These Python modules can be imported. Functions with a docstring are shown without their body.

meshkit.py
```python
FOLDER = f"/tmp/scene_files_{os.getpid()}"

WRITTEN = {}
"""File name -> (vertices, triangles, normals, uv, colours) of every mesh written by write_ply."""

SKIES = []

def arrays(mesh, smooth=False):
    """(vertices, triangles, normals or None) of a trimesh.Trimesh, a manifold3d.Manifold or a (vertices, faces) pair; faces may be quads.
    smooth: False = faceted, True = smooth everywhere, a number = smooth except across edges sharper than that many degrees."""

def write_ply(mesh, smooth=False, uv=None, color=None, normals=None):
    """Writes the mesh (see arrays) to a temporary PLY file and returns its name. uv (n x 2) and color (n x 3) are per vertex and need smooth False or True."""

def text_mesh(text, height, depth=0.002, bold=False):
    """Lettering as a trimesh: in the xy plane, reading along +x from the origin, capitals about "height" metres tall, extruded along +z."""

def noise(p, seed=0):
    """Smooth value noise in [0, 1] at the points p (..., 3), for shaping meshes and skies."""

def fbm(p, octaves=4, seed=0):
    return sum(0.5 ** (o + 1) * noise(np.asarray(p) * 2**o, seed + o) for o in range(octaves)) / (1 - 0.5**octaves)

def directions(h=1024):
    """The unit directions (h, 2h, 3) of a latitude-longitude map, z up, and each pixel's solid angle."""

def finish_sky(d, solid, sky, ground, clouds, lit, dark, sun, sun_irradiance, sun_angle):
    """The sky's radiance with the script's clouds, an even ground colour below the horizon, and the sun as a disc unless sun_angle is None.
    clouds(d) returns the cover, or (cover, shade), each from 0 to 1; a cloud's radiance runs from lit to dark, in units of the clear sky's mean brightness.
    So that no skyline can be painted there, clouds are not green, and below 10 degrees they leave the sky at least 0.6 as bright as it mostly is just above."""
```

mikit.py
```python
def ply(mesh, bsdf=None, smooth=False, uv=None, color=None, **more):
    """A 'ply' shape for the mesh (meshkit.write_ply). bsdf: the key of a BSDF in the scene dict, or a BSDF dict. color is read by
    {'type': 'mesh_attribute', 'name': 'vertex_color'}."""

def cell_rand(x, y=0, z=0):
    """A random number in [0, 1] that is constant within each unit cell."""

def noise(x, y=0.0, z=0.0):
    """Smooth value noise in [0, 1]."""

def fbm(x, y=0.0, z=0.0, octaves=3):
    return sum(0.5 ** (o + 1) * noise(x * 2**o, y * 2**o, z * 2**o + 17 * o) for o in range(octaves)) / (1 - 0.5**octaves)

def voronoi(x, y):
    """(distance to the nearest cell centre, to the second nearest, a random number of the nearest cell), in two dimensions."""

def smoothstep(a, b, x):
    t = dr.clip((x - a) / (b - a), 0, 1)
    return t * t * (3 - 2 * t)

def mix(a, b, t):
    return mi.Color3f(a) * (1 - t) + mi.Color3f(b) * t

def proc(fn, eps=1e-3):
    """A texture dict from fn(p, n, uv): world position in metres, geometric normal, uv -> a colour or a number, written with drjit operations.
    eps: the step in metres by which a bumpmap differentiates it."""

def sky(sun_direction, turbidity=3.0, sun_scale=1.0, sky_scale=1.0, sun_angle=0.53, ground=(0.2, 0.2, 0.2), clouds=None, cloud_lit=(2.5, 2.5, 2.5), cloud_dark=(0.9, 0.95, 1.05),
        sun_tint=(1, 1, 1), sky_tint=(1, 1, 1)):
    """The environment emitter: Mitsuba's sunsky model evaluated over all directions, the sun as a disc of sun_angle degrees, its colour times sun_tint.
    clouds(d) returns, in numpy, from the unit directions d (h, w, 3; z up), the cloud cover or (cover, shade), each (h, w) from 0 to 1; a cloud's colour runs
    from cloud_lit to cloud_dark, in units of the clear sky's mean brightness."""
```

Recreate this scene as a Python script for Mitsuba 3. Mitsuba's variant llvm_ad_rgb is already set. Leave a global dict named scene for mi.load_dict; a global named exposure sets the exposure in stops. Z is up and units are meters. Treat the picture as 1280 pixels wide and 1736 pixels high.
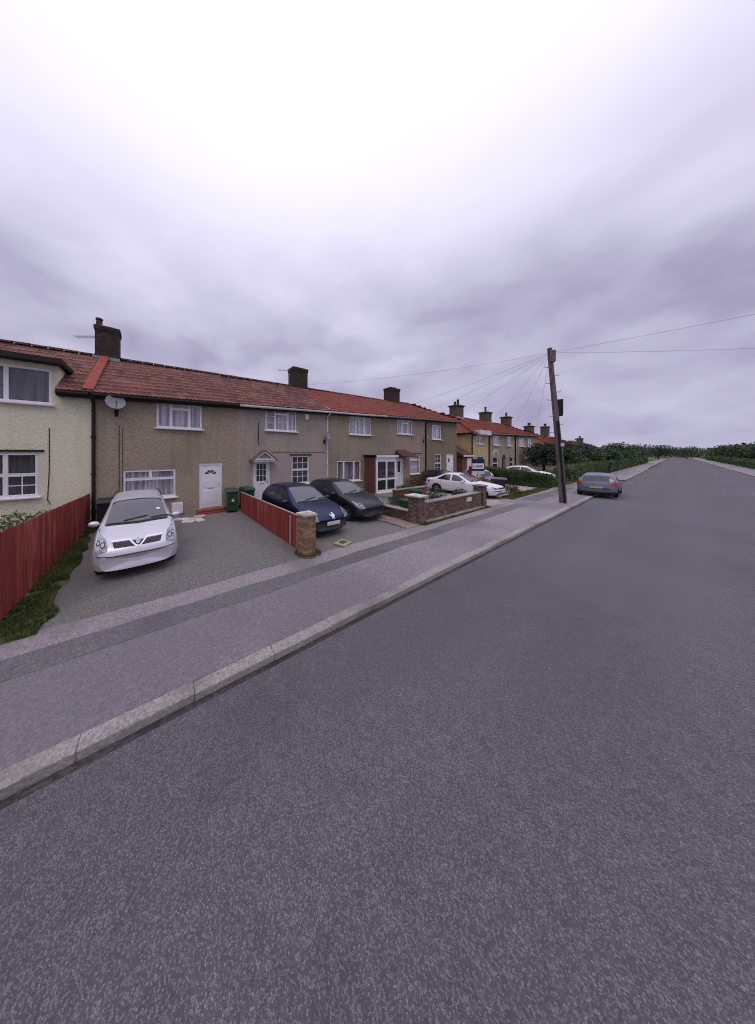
import math, numpy as np, trimesh, drjit as dr, mitsuba as mi, mikit, meshkit, manifold3d as m3
from mikit import proc, noise, fbm, voronoi, cell_rand, smoothstep, mix
from shapely.geometry import Polygon, box as sbox, Point, LineString
from shapely.ops import unary_union
from scipy.interpolate import PchipInterpolator
T = mi.ScalarTransform4f
scene, labels = {}, {}
# ------------------------------------------------------------------ camera, sky, exposure
# world: x runs along the street, y from the kerb to the houses, z up, metres
YAW = math.radians(32.3)
scene['camera'] = dict(type='perspective', fov=2 * math.degrees(math.atan(640 / 400.0)), fov_axis='x', near_clip=0.05, far_clip=6000.0,
    principal_point_offset_x=(640 - 516) / 1280.0, principal_point_offset_y=(868 - 770) / 1736.0,
    to_world=T().look_at(origin=[0, 0, 2.5], target=[math.sin(YAW), math.cos(YAW), 2.5], up=[0, 0, 1]))


def clouds(d):
    el = np.degrees(np.arcsin(np.clip(d[..., 2], -1, 1)))
    k = 1.0 / (np.maximum(d[..., 2], 0) + 0.55)
    p = np.stack([d[..., 0] * k, d[..., 1] * k, d[..., 2] * 1.6], -1)
    w = np.stack([meshkit.fbm(p * 3.0 + q, 4, 31 + q) for q in (1, 7, 13)], -1) - 0.5
    n = meshkit.fbm((p + 0.20 * w) * np.array([4.6, 4.6, 3.6]) + 3.3, 7, 5)
    n2 = meshkit.fbm(p * 1.5 + 11.0, 3, 9)
    up = np.clip((el - 20) / 36.0, 0, 1)                     # an overcast sky is brightest overhead
    up = up * up * (3 - 2 * up)
    shade = 0.80 + 0.85 * (n - 0.5) + 0.3 * (n2 - 0.5)
    return np.ones_like(el), np.clip(shade * (1 - 0.9 * up) * 0.75 + 0.2 * (1 - up), 0, 1)


exposure = 1.7
scene['sky'] = mikit.sky([-0.35, -0.45, 0.82], turbidity=5, sun_scale=0.10, sun_angle=25, clouds=clouds,
    cloud_lit=(2.86, 2.78, 3.36), cloud_dark=(0.86, 0.81, 1.20), ground=(0.16, 0.15, 0.16))


# ------------------------------------------------------------------ helpers
def lin(r, g, b):
    return [((c / 255 + 0.055) / 1.055) ** 2.4 if c > 10 else c / 255 / 12.92 for c in (r, g, b)]


def numbered(key):
    if key not in USED:
        USED.add(key)
        return key
    i = COUNT.get(key, 0)
    while True:
        i += 1
        k = f'{key}_{i:03d}'
        if k not in USED:
            COUNT[key] = i
            USED.add(k)
            return k


USED, COUNT = set(), {}


def thing(name, label, cat, group=None):
    k = numbered(name)
    labels[k] = dict(label=label, category=cat)
    if group:
        labels[k]['group'] = group
    return k


def put(parent, name, mesh, mat, smooth=False, tw=None, label=None, kind=None, **more):
    """One entry: a part of parent (or, without one, a top-level entry)."""
    k = numbered(f'{parent}__{name}' if parent else name)
    if isinstance(mesh, dict):
        e = {**mesh, 'bsdf': {'type': 'ref', 'id': mat}}
    else:
        e = mikit.ply(mesh, mat, smooth=smooth, **more)
    if tw is not None:
        e['to_world'] = T(np.asarray(tw, float)) if isinstance(tw, np.ndarray) else tw
    scene[k] = e
    if label or kind:
        labels[k] = {**({'label': label} if label else {}), **({'kind': kind} if kind else {})}
    return k


def struct(name, mesh, mat, smooth=False):
    return put(None, name, mesh, mat, smooth, kind='structure')


def cat(ms):
    ms = [m for m in ms if m is not None]
    return trimesh.util.concatenate(ms) if len(ms) > 1 else ms[0]


def bx(x0, x1, y0, y1, z0, z1):
    m = trimesh.creation.box((x1 - x0, y1 - y0, z1 - z0))
    m.apply_translation(((x0 + x1) / 2, (y0 + y1) / 2, (z0 + z1) / 2))
    return m


def hull(pts):
    return trimesh.convex.convex_hull(np.asarray(pts, float))


def chbox(dx, dy, dz, c):
    """A box about the origin with chamfered edges."""
    P = []
    for a in (-1, 1):
        for b in (-1, 1):
            for e in (-1, 1):
                h = np.array([a * dx / 2, b * dy / 2, e * dz / 2])
                for q in range(3):
                    v = h - np.array([a, b, e]) * c
                    v[q] = h[q]
                    P.append(v)
    return hull(P)


def rbox(x0, x1, y0, y1, z0, z1, r=0.02, sub=1):
    s = trimesh.creation.icosphere(sub, r).vertices
    return hull(np.vstack([s + [a, b, e] for a in (x0 + r, x1 - r) for b in (y0 + r, y1 - r) for e in (z0 + r, z1 - r)]))


def tube(pts, r, sides=8):
    p = np.asarray(pts, float)
    t = np.gradient(p, axis=0)
    t /= np.linalg.norm(t, axis=1, keepdims=True) + 1e-12
    ref = np.where(np.abs(t[:, 2:]) < 0.9, [[0, 0, 1.0]], [[1.0, 0, 0]])
    a = np.cross(t, ref)
    a /= np.linalg.norm(a, axis=1, keepdims=True)
    b = np.cross(t, a)
    r = np.broadcast_to(r, (len(p),))
    g = np.arange(sides) * 2 * np.pi / sides
    v = (p[:, None] + r[:, None, None] * (np.cos(g)[None, :, None] * a[:, None] + np.sin(g)[None, :, None] * b[:, None])).reshape(-1, 3)
    f = []
    for i in range(len(p) - 1):
        for j in range(sides):
            k = (j + 1) % sides
            f += [[i * sides + j, i * sides + k, (i + 1) * sides + k], [i * sides + j, (i + 1) * sides + k, (i + 1) * sides + j]]
    n = len(v)
    v = np.vstack([v, p[0], p[-1]])
    for j in range(sides):
        k = (j + 1) % sides
        f += [[n, k, j], [n + 1, (len(p) - 1) * sides + j, (len(p) - 1) * sides + k]]
    m = trimesh.Trimesh(v, f, process=False)
    m.fix_normals()
    return m


def lathe(profile, sections=24):
    return trimesh.creation.revolve(np.asarray(profile, float), sections=sections)


def extr(poly, h):
    polys = getattr(poly, 'geoms', [poly])
    return cat([trimesh.creation.extrude_polygon(g, h, engine='earcut') for g in polys if g.area > 1e-7])


def upright(poly, y0, depth):
    """A polygon in (x, z) extruded from y0 towards +y."""
    m = extr(poly, depth)
    v = m.vertices
    return trimesh.Trimesh(np.stack([v[:, 0], y0 + v[:, 2], v[:, 1]], 1), m.faces[:, ::-1], process=False)


def moved(m, x=0, y=0, z=0, rz=0, s=None):
    m = m.copy()
    if s is not None:
        m.apply_scale(s)
    if rz:
        m.apply_transform(trimesh.transformations.rotation_matrix(rz, [0, 0, 1]))
    m.apply_translation((x, y, z))
    return m


def frame4(o, x, y, z):
    M = np.eye(4)
    M[:3, 0], M[:3, 1], M[:3, 2], M[:3, 3] = x, y, z, o
    return M


def at(x, y, z=0, rz=0):
    return T().translate([x, y, z]).rotate([0, 0, 1], math.degrees(rz))


# ------------------------------------------------------------------ materials
def tex(c):
    return proc(c) if callable(c) else {'type': 'rgb', 'value': list(c)}


def mat(key, c, rough=0.8, spec=0.3, bump=None, bscale=0.004, eps=0.004, **kw):
    b = dict(type='principled', base_color=tex(c), roughness=rough, specular=spec, **kw)
    if bump:
        b = dict(type='bumpmap', arbitrary=proc(bump, eps=eps), scale=bscale, bsdf=b)
    scene[key] = dict(type='twosided', bsdf=b)
    return key


def OC(c):
    c = mi.Color3f(*lin(*c))
    dr.make_opaque(c)                                       # alike materials then share one compiled function
    return c


def OF(x):
    x = mi.Float(x)
    dr.make_opaque(x)
    return x


def mixer(c1, c2, axis_z=0.7, s=16.0, a=0.2, b=0.8):
    c1, c2, s, az, a, b = OC(c1), OC(c2), OF(s), OF(axis_z), OF(a), OF(b)
    return lambda p, n, uv: mix(c1, c2, smoothstep(a, b, noise(p.x * s, p.y * s, p.z * az)))


def speckle(c1, c2, c3, s1=40.0, s2=2.0, amt=0.5, patch=None):
    """Aggregate: three tones in grains of 1/s1 m, with slow drift over 1/s2 m."""
    c1, c2, c3 = map(OC, (c1, c2, c3))
    s1, s2, amt = OF(s1), OF(s2), OF(amt)

    def f(p, n, uv):
        a = noise(p.x * s1, p.y * s1, p.z * s1)
        b = noise(p.x * s1 * 2.7 + 7, p.y * s1 * 2.7, p.z * s1 * 2.7)
        d = fbm(p.x * s2, p.y * s2, p.z * s2, 3)
        c = mix(mix(c1, c2, smoothstep(0.35, 0.75, a * 0.6 + b * 0.4)), c3, amt * smoothstep(0.4, 0.75, d))
        return c * (0.74 + 0.18 * a + 0.22 * b + 0.12 * noise(p.x * s1 * 0.36, p.y * s1 * 0.36, p.z * s1 * 0.36))
    return f


def gbump(s):
    s = OF(s)
    return lambda p, n, uv: noise(p.x * s, p.y * s, p.z * s) + 0.5 * noise(p.x * s * 2.1, p.y * s * 2.1, p.z * s * 2.1)


def pebble(c1, c2, stain):
    c1, c2, st = OC(c1), OC(c2), OC(stain)

    def f(p, n, uv):
        a = noise(p.x * 62, p.y * 62, p.z * 62)
        b = noise(p.x * 27 + 5, p.y * 27, p.z * 27)
        d = fbm(p.x * 0.9, p.y * 0.9, p.z * 0.5, 4)
        run = fbm(p.x * 5.0, p.y * 5.0, p.z * 0.35, 3)
        c = mix(c1, c2, smoothstep(0.3, 0.7, 0.5 * a + 0.5 * b))
        c = mix(c, st, 0.4 * smoothstep(0.45, 0.75, d) + 0.32 * smoothstep(0.52, 0.8, run))
        return c * (0.82 + 0.36 * a)
    return f


def road_col(p, n, uv):
    f1, f2, r = voronoi(p.x * 115, p.y * 115)                 # rolled chippings in dark binder
    chip = mix(lin(82, 81, 84), lin(126, 123, 126), r * r)
    c = mix(lin(74, 73, 76), chip, smoothstep(0.02, 0.25, f2 - f1))
    d = fbm(p.x * 0.45, p.y * 0.45, 0, 4)
    track = smoothstep(0.55, 0.05, dr.abs(p.y - 1.35)) + smoothstep(0.55, 0.05, dr.abs(p.y + 0.25)) + smoothstep(0.5, 0.05, dr.abs(p.y + 2.6))
    g = noise(p.x * 17, p.y * 17, 2) * 0.5 + noise(p.x * 37, p.y * 37, 4) * 0.5
    c = c * mi.Color3f(0.985, 0.975, 1.03) * (0.86 + 0.26 * d + 0.06 * track) * (0.85 + 0.30 * g)
    oil = smoothstep(0.66, 0.80, fbm(p.x * 1.3, p.y * 1.3, 7, 3))
    return c * (1 - 0.10 * oil)


mat('asphalt_road', road_col, 0.9, bump=gbump(60), bscale=0.004)
mat('asphalt_drive', speckle((100, 97, 96), (122, 119, 117), (86, 84, 82), 60, 0.6), 0.9, bump=gbump(70), bscale=0.005)
mat('asphalt_walk', speckle((123, 117, 122), (145, 138, 144), (108, 103, 108), 60, 0.5, 0.7), 0.9, bump=gbump(70), bscale=0.004)
mat('asphalt_strip', speckle((130, 122, 125), (152, 144, 147), (112, 106, 109), 60, 0.7, 0.7), 0.9, bump=gbump(70), bscale=0.004)
mat('asphalt_patch', speckle((96, 94, 95), (114, 111, 112), (86, 85, 86), 60, 1.2), 0.9, bump=gbump(80), bscale=0.004)
mat('kerb_concrete', speckle((138, 133, 130), (164, 158, 154), (112, 108, 106), 60, 1.6, 0.7), 0.9, bump=gbump(40), bscale=0.006)
mat('kerb_grime', speckle((58, 57, 57), (78, 76, 76), (50, 49, 48), 40, 3.0, 0.8), 0.9)
mat('concrete', speckle((138, 132, 128), (160, 154, 148), (104, 100, 94), 25, 1.1, 0.8), 0.9, bump=gbump(40), bscale=0.004)
mat('concrete_pale', speckle((180, 175, 170), (206, 200, 194), (136, 132, 122), 25, 2.1, 0.7), 0.9, bump=gbump(40), bscale=0.003)
mat('yard', speckle((104, 103, 97), (126, 124, 117), (84, 86, 76), 40, 1.4, 0.8), 0.9, bump=gbump(40), bscale=0.004)
mat('pink_paving', speckle((140, 118, 116), (158, 136, 132), (110, 98, 94), 25, 1.5, 0.7), 0.9)
mat('earth', speckle((72, 76, 52), (92, 94, 66), (66, 72, 48), 18, 0.8, 0.8), 0.95, bump=gbump(20), bscale=0.02)
mat('field', speckle((70, 78, 52), (88, 92, 64), (60, 66, 46), 0.6, 0.05, 0.8), 0.95)

mat('dash_brown', pebble((143, 131, 115), (171, 157, 139), (127, 117, 104)), 0.95, bump=gbump(75), bscale=0.006)
mat('dash_grey', pebble((152, 144, 135), (176, 167, 157), (138, 130, 122)), 0.95, bump=gbump(75), bscale=0.006)
mat('render_pink', pebble((160, 147, 143), (172, 158, 154), (148, 136, 132)), 0.9, bump=gbump(30), bscale=0.003)
mat('dash_olive', pebble((140, 129, 112), (166, 154, 136), (121, 112, 99)), 0.95, bump=gbump(75), bscale=0.006)
mat('dash_mauve', pebble((144, 130, 117), (167, 152, 137), (126, 115, 104)), 0.95, bump=gbump(75), bscale=0.006)
mat('dash_dark', pebble((118, 107, 90), (142, 130, 111), (98, 89, 76)), 0.95, bump=gbump(75), bscale=0.006)
mat('render_cream', pebble((212, 207, 182), (222, 218, 196), (194, 191, 170)), 0.9, bump=gbump(30), bscale=0.007)
mat('render_yellow', pebble((180, 158, 118), (194, 172, 132), (156, 136, 104)), 0.9, bump=gbump(30), bscale=0.004)


def tilecol(c1, c2, lichen_glint, la=0.25):  # third tone serves both lichen flecks and the painted nose glint
    c1, c2, li, la = OC(c1), OC(c2), OC(lichen_glint), OF(la)

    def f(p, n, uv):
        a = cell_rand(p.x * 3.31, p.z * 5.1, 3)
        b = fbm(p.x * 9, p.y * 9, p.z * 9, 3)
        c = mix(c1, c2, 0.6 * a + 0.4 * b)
        c = mix(c, li, la * smoothstep(0.30, 0.08, uv.y) * (0.5 + 0.5 * noise(p.x * 9, p.y * 9, p.z * 9)))  # sky reflection painted as a pale band along each tile nose
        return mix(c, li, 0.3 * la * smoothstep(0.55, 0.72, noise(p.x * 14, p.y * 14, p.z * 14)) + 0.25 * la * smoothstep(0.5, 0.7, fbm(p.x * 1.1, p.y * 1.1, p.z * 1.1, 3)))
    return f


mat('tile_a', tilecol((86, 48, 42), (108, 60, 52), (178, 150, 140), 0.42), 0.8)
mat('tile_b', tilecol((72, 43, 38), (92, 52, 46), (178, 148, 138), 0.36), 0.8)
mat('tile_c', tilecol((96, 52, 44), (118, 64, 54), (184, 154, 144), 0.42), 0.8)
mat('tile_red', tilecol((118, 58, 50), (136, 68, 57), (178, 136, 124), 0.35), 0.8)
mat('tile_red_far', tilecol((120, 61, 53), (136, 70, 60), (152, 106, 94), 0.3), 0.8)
mat('tile_new', speckle((142, 74, 62), (160, 84, 70), (120, 66, 58), 20, 4.0), 0.85)
mat('tile_plain', speckle((84, 58, 53), (102, 68, 61), (72, 52, 48), 14, 3.0), 0.85)
mat('tile_grey', speckle((98, 82, 77), (116, 98, 92), (84, 72, 68), 14, 3.0), 0.85)
mat('tile_plain_red', speckle((112, 58, 53), (130, 68, 62), (96, 54, 50), 14, 3.0), 0.85)
mat('roof_under', lin(58, 44, 40), 0.9)  # red tube standing in for the tail light of a parked car


def bricky(c1, c2, c3, mortar):
    c1, c2, c3, mo = map(OC, (c1, c2, c3, mortar))

    def f(p, n, uv):
        u = dr.select(dr.abs(n.y) > 0.6, p.x, p.y) / 0.225
        v = p.z / 0.075
        row = dr.floor(v)
        u = u + 0.5 * (row - 2 * dr.floor(row / 2))
        fu, fv = u - dr.floor(u), v - dr.floor(v)
        m = smoothstep(0.0, 0.06, fu) * smoothstep(1.0, 0.94, fu) * smoothstep(0.0, 0.16, fv) * smoothstep(1.0, 0.84, fv)
        r = cell_rand(u, v, 1)
        c = mix(mix(c1, c2, r), c3, smoothstep(0.7, 0.9, cell_rand(u, v, 2)))
        return mix(mo, c, m) * (0.75 + 0.5 * noise(p.x * 30, p.y * 30, p.z * 30))
    return f


mat('brick_chimney', bricky((62, 53, 48), (50, 43, 40), (74, 60, 52), (68, 62, 57)), 0.9)
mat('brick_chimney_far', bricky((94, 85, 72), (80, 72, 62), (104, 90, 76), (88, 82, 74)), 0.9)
mat('brick_porch', bricky((110, 58, 50), (92, 50, 44), (126, 70, 58), (118, 104, 98)), 0.9)
for k, c in dict(brick_a=(118, 84, 76), brick_b=(102, 74, 68), brick_c=(134, 100, 88), brick_d=(92, 74, 70), buff_a=(150, 116, 88), buff_b=(132, 100, 78), buff_c=(162, 132, 102)).items():
    mat(k, speckle(tuple(int(x * 0.88) for x in c), c, tuple(int(x * 0.72) for x in c), 35, 4.0, 0.7), 0.92, bump=gbump(60), bscale=0.004)
mat('mortar', speckle((112, 104, 96), (134, 126, 116), (88, 84, 76), 40, 3.0), 0.95)
mat('upvc', lin(228, 226, 230), 0.35, 0.4)
mat('white_paint', speckle((214, 210, 216), (224, 220, 226), (188, 184, 186), 12, 1.5, 0.6), 0.5, 0.35)
mat('grey_fascia', lin(122, 122, 124), 0.6)
mat('black_gloss', lin(34, 33, 35), 0.4)
mat('black_matt', lin(36, 34, 34), 0.7)
mat('dark_inside', lin(52, 50, 48), 0.9)
mat('grey_pipe', speckle((196, 198, 200), (208, 210, 212), (160, 162, 164), 12, 1.5), 0.5)
mat('net_curtain', mixer((150, 146, 158), (212, 208, 220)), 0.9)
mat('net_dim', mixer((104, 102, 108), (158, 155, 162)), 0.9)
mat('net_dark', mixer((66, 66, 76), (92, 92, 104)), 0.9)
mat('blind', lambda p, n, uv: mix(lin(150, 148, 160), lin(206, 203, 214), smoothstep(0.3, 0.5, p.z * 16 - dr.floor(p.z * 16))), 0.8)
scene['glass'] = dict(type='thindielectric', int_ior=1.5)


def wood(c1, c2, c3):
    c1, c2, c3 = OC(c1), OC(c2), OC(c3)

    def f(p, n, uv):
        g = fbm(p.x * 60, p.y * 60, p.z * 2.2, 3)
        w = fbm(p.x * 3, p.y * 9, p.z * 1.3, 3)
        return mix(mix(c1, c2, smoothstep(0.3, 0.7, g)), c3, 0.6 * smoothstep(0.5, 0.75, w))
    return f


mat('fence_a', wood((118, 50, 46), (146, 66, 60), (158, 96, 88)), 0.85)
mat('fence_b', wood((110, 46, 43), (136, 59, 54), (104, 56, 52)), 0.85)
mat('fence_c', wood((124, 54, 50), (152, 70, 63), (162, 104, 94)), 0.85)
mat('wood_pale', wood((150, 136, 126), (176, 162, 150), (128, 112, 104)), 0.85)
mat('pole_wood', wood((92, 82, 82), (124, 112, 112), (72, 64, 64)), 0.85)
mat('step_red', speckle((128, 58, 52), (146, 70, 62), (104, 56, 50), 20, 3.0), 0.6)
mat('bin_green', mixer((36, 66, 46), (48, 80, 56), 6.0, 6.0), 0.45, 0.4)
mat('bin_black', lin(40, 40, 44), 0.45, 0.4)
mat('bin_lid_grey', lin(120, 120, 128), 0.5, 0.4)
mat('galv', lin(128, 132, 134), 0.4, 0.5, metallic=0.6)
mat('dish_grey', lin(142, 142, 146), 0.5, 0.4)
mat('clay_pot', speckle((70, 54, 48), (86, 66, 58), (56, 46, 44), 20, 3.0), 0.9)
mat('lead', lin(150, 150, 158), 0.6)
mat('navy', lin(34, 34, 66), 0.5)
mat('red_plastic', lin(160, 38, 46), 0.5)
mat('yellow_plate', lin(214, 178, 60), 0.5)
mat('white_plate', lin(196, 194, 200), 0.5)
mat('buff_stone', speckle((150, 142, 118), (170, 161, 136), (122, 115, 96), 24, 5.0), 0.9)


def leafcol(c1, c2, c3, s=2.5):
    c1, c2, c3, s = OC(c1), OC(c2), OC(c3), OF(s)

    def f(p, n, uv):
        a = fbm(p.x * s, p.y * s, p.z * s, 3)
        return mix(mix(c1, c2, smoothstep(0.35, 0.65, a)), c3, smoothstep(0.6, 0.9, noise(p.x * 23, p.y * 23, p.z * 23)))
    return f


mat('leaf_hedge', leafcol((58, 78, 48), (86, 106, 64), (116, 128, 82)), 0.6, 0.3)
mat('leaf_tree', leafcol((62, 80, 56), (88, 106, 74), (118, 128, 94)), 0.6, 0.3)
mat('leaf_tree_dark', leafcol((50, 66, 50), (70, 88, 66), (94, 108, 80)), 0.6, 0.3)
mat('leaf_brown', leafcol((84, 62, 44), (104, 82, 52), (122, 100, 66)), 0.6, 0.3)
mat('leaf_red', leafcol((86, 54, 46), (104, 68, 54), (90, 92, 58)), 0.6, 0.3)
mat('grass_blade', leafcol((72, 88, 48), (104, 112, 62), (138, 130, 80), 1.6), 0.7, 0.3)
mat('bark', lin(70, 62, 54), 0.9)


def paint(key, c, rough=0.28, metallic=0.0, coat=1.0):
    mat(key, lin(*c), rough, 0.5, metallic=metallic, clearcoat=coat, clearcoat_gloss=0.95)


paint('paint_silver', (206, 204, 212), 0.36, 0.55)
paint('paint_blue', (38, 45, 82), 0.28, 0.75)
paint('paint_black', (38, 38, 43), 0.25, 0.4)
paint('paint_white', (224, 220, 228), 0.3)
paint('paint_lilac', (196, 192, 206), 0.3, 0.2)
paint('paint_grey', (104, 110, 128), 0.3, 0.4)
mat('car_glass', lin(44, 45, 50), 0.06, 0.6, clearcoat=1.0, clearcoat_gloss=1.0)
mat('car_glass_pale', lin(70, 70, 77), 0.08, 0.9, clearcoat=1.0, clearcoat_gloss=1.0)
mat('car_trim', lin(30, 29, 31), 0.55)
mat('grille_black', lambda p, n, uv: mix(lin(26, 26, 28), lin(70, 69, 72), smoothstep(0.4, 0.6, p.z * 45 - dr.floor(p.z * 45))), 0.5)
mat('tyre', lin(30, 30, 31), 0.85)
mat('alloy', lin(176, 176, 182), 0.35, 0.5, metallic=0.7)
mat('chrome', lin(225, 225, 232), 0.15, 0.5, metallic=0.9)
mat('lamp_clear', mixer((168, 168, 180), (120, 120, 132), 12.0, 12.0, 0.3, 0.7), 0.12, 0.6, clearcoat=1.0)
mat('lamp_red', lin(150, 26, 30), 0.15, 0.6, clearcoat=1.0)
# ------------------------------------------------------------------ ground, road, pavement, kerb
KERB, FRONT, FACE, RIDGE = 2.70, 4.85, 11.0, 14.2
rng = np.random.default_rng(7)


def edge_line(x0, x1, y, amp, f, seed, step=0.25):
    x = np.arange(x0, x1 + 1e-6, step)
    return np.stack([x, y + amp * (meshkit.fbm(np.stack([x * f, x * 0, x * 0], -1), 4, seed) - 0.5) * 2], -1)


def sheet(poly, z):
    m = extr(poly, 0.02)
    m.apply_translation((0, 0, z - 0.02))
    return m


struct('ground', bx(-2500, 2500, -2500, 2500, -0.5, -0.135), 'field')
struct('road', bx(-40, 420, KERB - 7.4, KERB - 0.01, -0.32, -0.08), 'asphalt_road')
pav_edge = edge_line(-30, 60, FRONT - 0.03, 0.05, 0.8, 3)
struct('pavement', sheet(Polygon([(-30, KERB + 0.152), (60, KERB + 0.152)] + pav_edge[::-1].tolist()), 0.0), 'asphalt_walk')
put('pavement', 'base', bx(-30, 240, KERB + 0.154, FRONT - 0.145, -0.2, -0.021), 'asphalt_walk')
put('pavement', 'far_stretch', bx(60.01, 240, KERB + 0.154, FRONT, -0.1, 0.0), 'asphalt_walk')
lo, up = edge_line(-30, 15.5, 3.97, 0.06, 0.7, 11), edge_line(-30, 15.5, 4.36, 0.06, 0.9, 12)
put('pavement', 'patch', sheet(Polygon(lo.tolist() + up[::-1].tolist()), 0.004), 'asphalt_patch', label='darker reinstated trench strip along the pavement')
up2, top2 = edge_line(-30, 15.5, 4.38, 0.06, 0.9, 12), edge_line(-30, 15.5, FRONT - 0.05, 0.05, 0.8, 3)
put('pavement', 'strip', sheet(Polygon(up2.tolist() + top2[::-1].tolist()), 0.004), 'asphalt_strip', label='paler strip along the back of the pavement')
put('pavement', 'patch', sheet(Polygon(edge_line(17, 26, 4.0, 0.12, 0.5, 21).tolist() + edge_line(17, 26, 4.6, 0.15, 0.5, 22)[::-1].tolist()), 0.004), 'asphalt_patch')
struct('opposite_pavement', bx(-40, 420, KERB - 9.6, KERB - 7.55, -0.3, 0.0), 'asphalt_walk')
struct('opposite_kerb', bx(-40, 420, KERB - 7.548, KERB - 7.402, -0.3, 0.002), 'kerb_concrete')
struct('gutter', bx(-30, 120, KERB - 0.075, KERB - 0.012, -0.12, -0.076), 'kerb_grime')
struct('kerb', bx(-30, 240, KERB + 0.01, KERB + 0.14, -0.3, -0.02), 'kerb_grime')
stone = mikit.ply(chbox(0.912, 0.16, 0.30, 0.008), 'kerb_concrete')
for i in range(95):
    j = rng.normal(0, 1, 3)
    put('kerb', 'stone', stone, 'kerb_concrete', tw=T().translate([-12 + 0.915 * i, KERB + 0.075 + 0.005 * j[0], -0.146 + 0.004 * j[1]]).rotate([0, 0, 1], 0.25 * j[2]))

# front yards: one surface each, butted end to end
DB = -0.004
struct('front_garden', bx(-14, -1.95, FRONT - 0.14, FACE, -0.12, DB), 'earth')
drive = struct('driveway', sheet(Polygon([(-1.949, FRONT - 0.14), (3.12, FRONT - 0.14), (3.12, FACE), (-1.949, FACE)]), DB), 'asphalt_drive')
struct('driveway', sheet(Polygon([(3.121, FRONT - 0.14), (8.0, FRONT - 0.14), (8.0, FACE), (3.121, FACE)]), DB), 'asphalt_drive')
struct('front_garden', bx(8.001, 13.45, FRONT - 0.14, FACE, -0.12, DB), 'yard')
struct('driveway', bx(13.451, 25.2, FRONT - 0.14, FACE, -0.12, DB), 'concrete')
struct('front_garden', bx(25.201, 50, FRONT - 0.14, FACE, -0.12, DB), 'earth')
struct('side_path', bx(23.9, 26.5, FACE, 17.5, -0.12, DB - 0.004), 'concrete')

# ------------------------------------------------------------------ houses


def eave(s):
    return 4.68 + 0.036 * s


def ridge(s):
    return 7.03 + 0.018 * s


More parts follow.
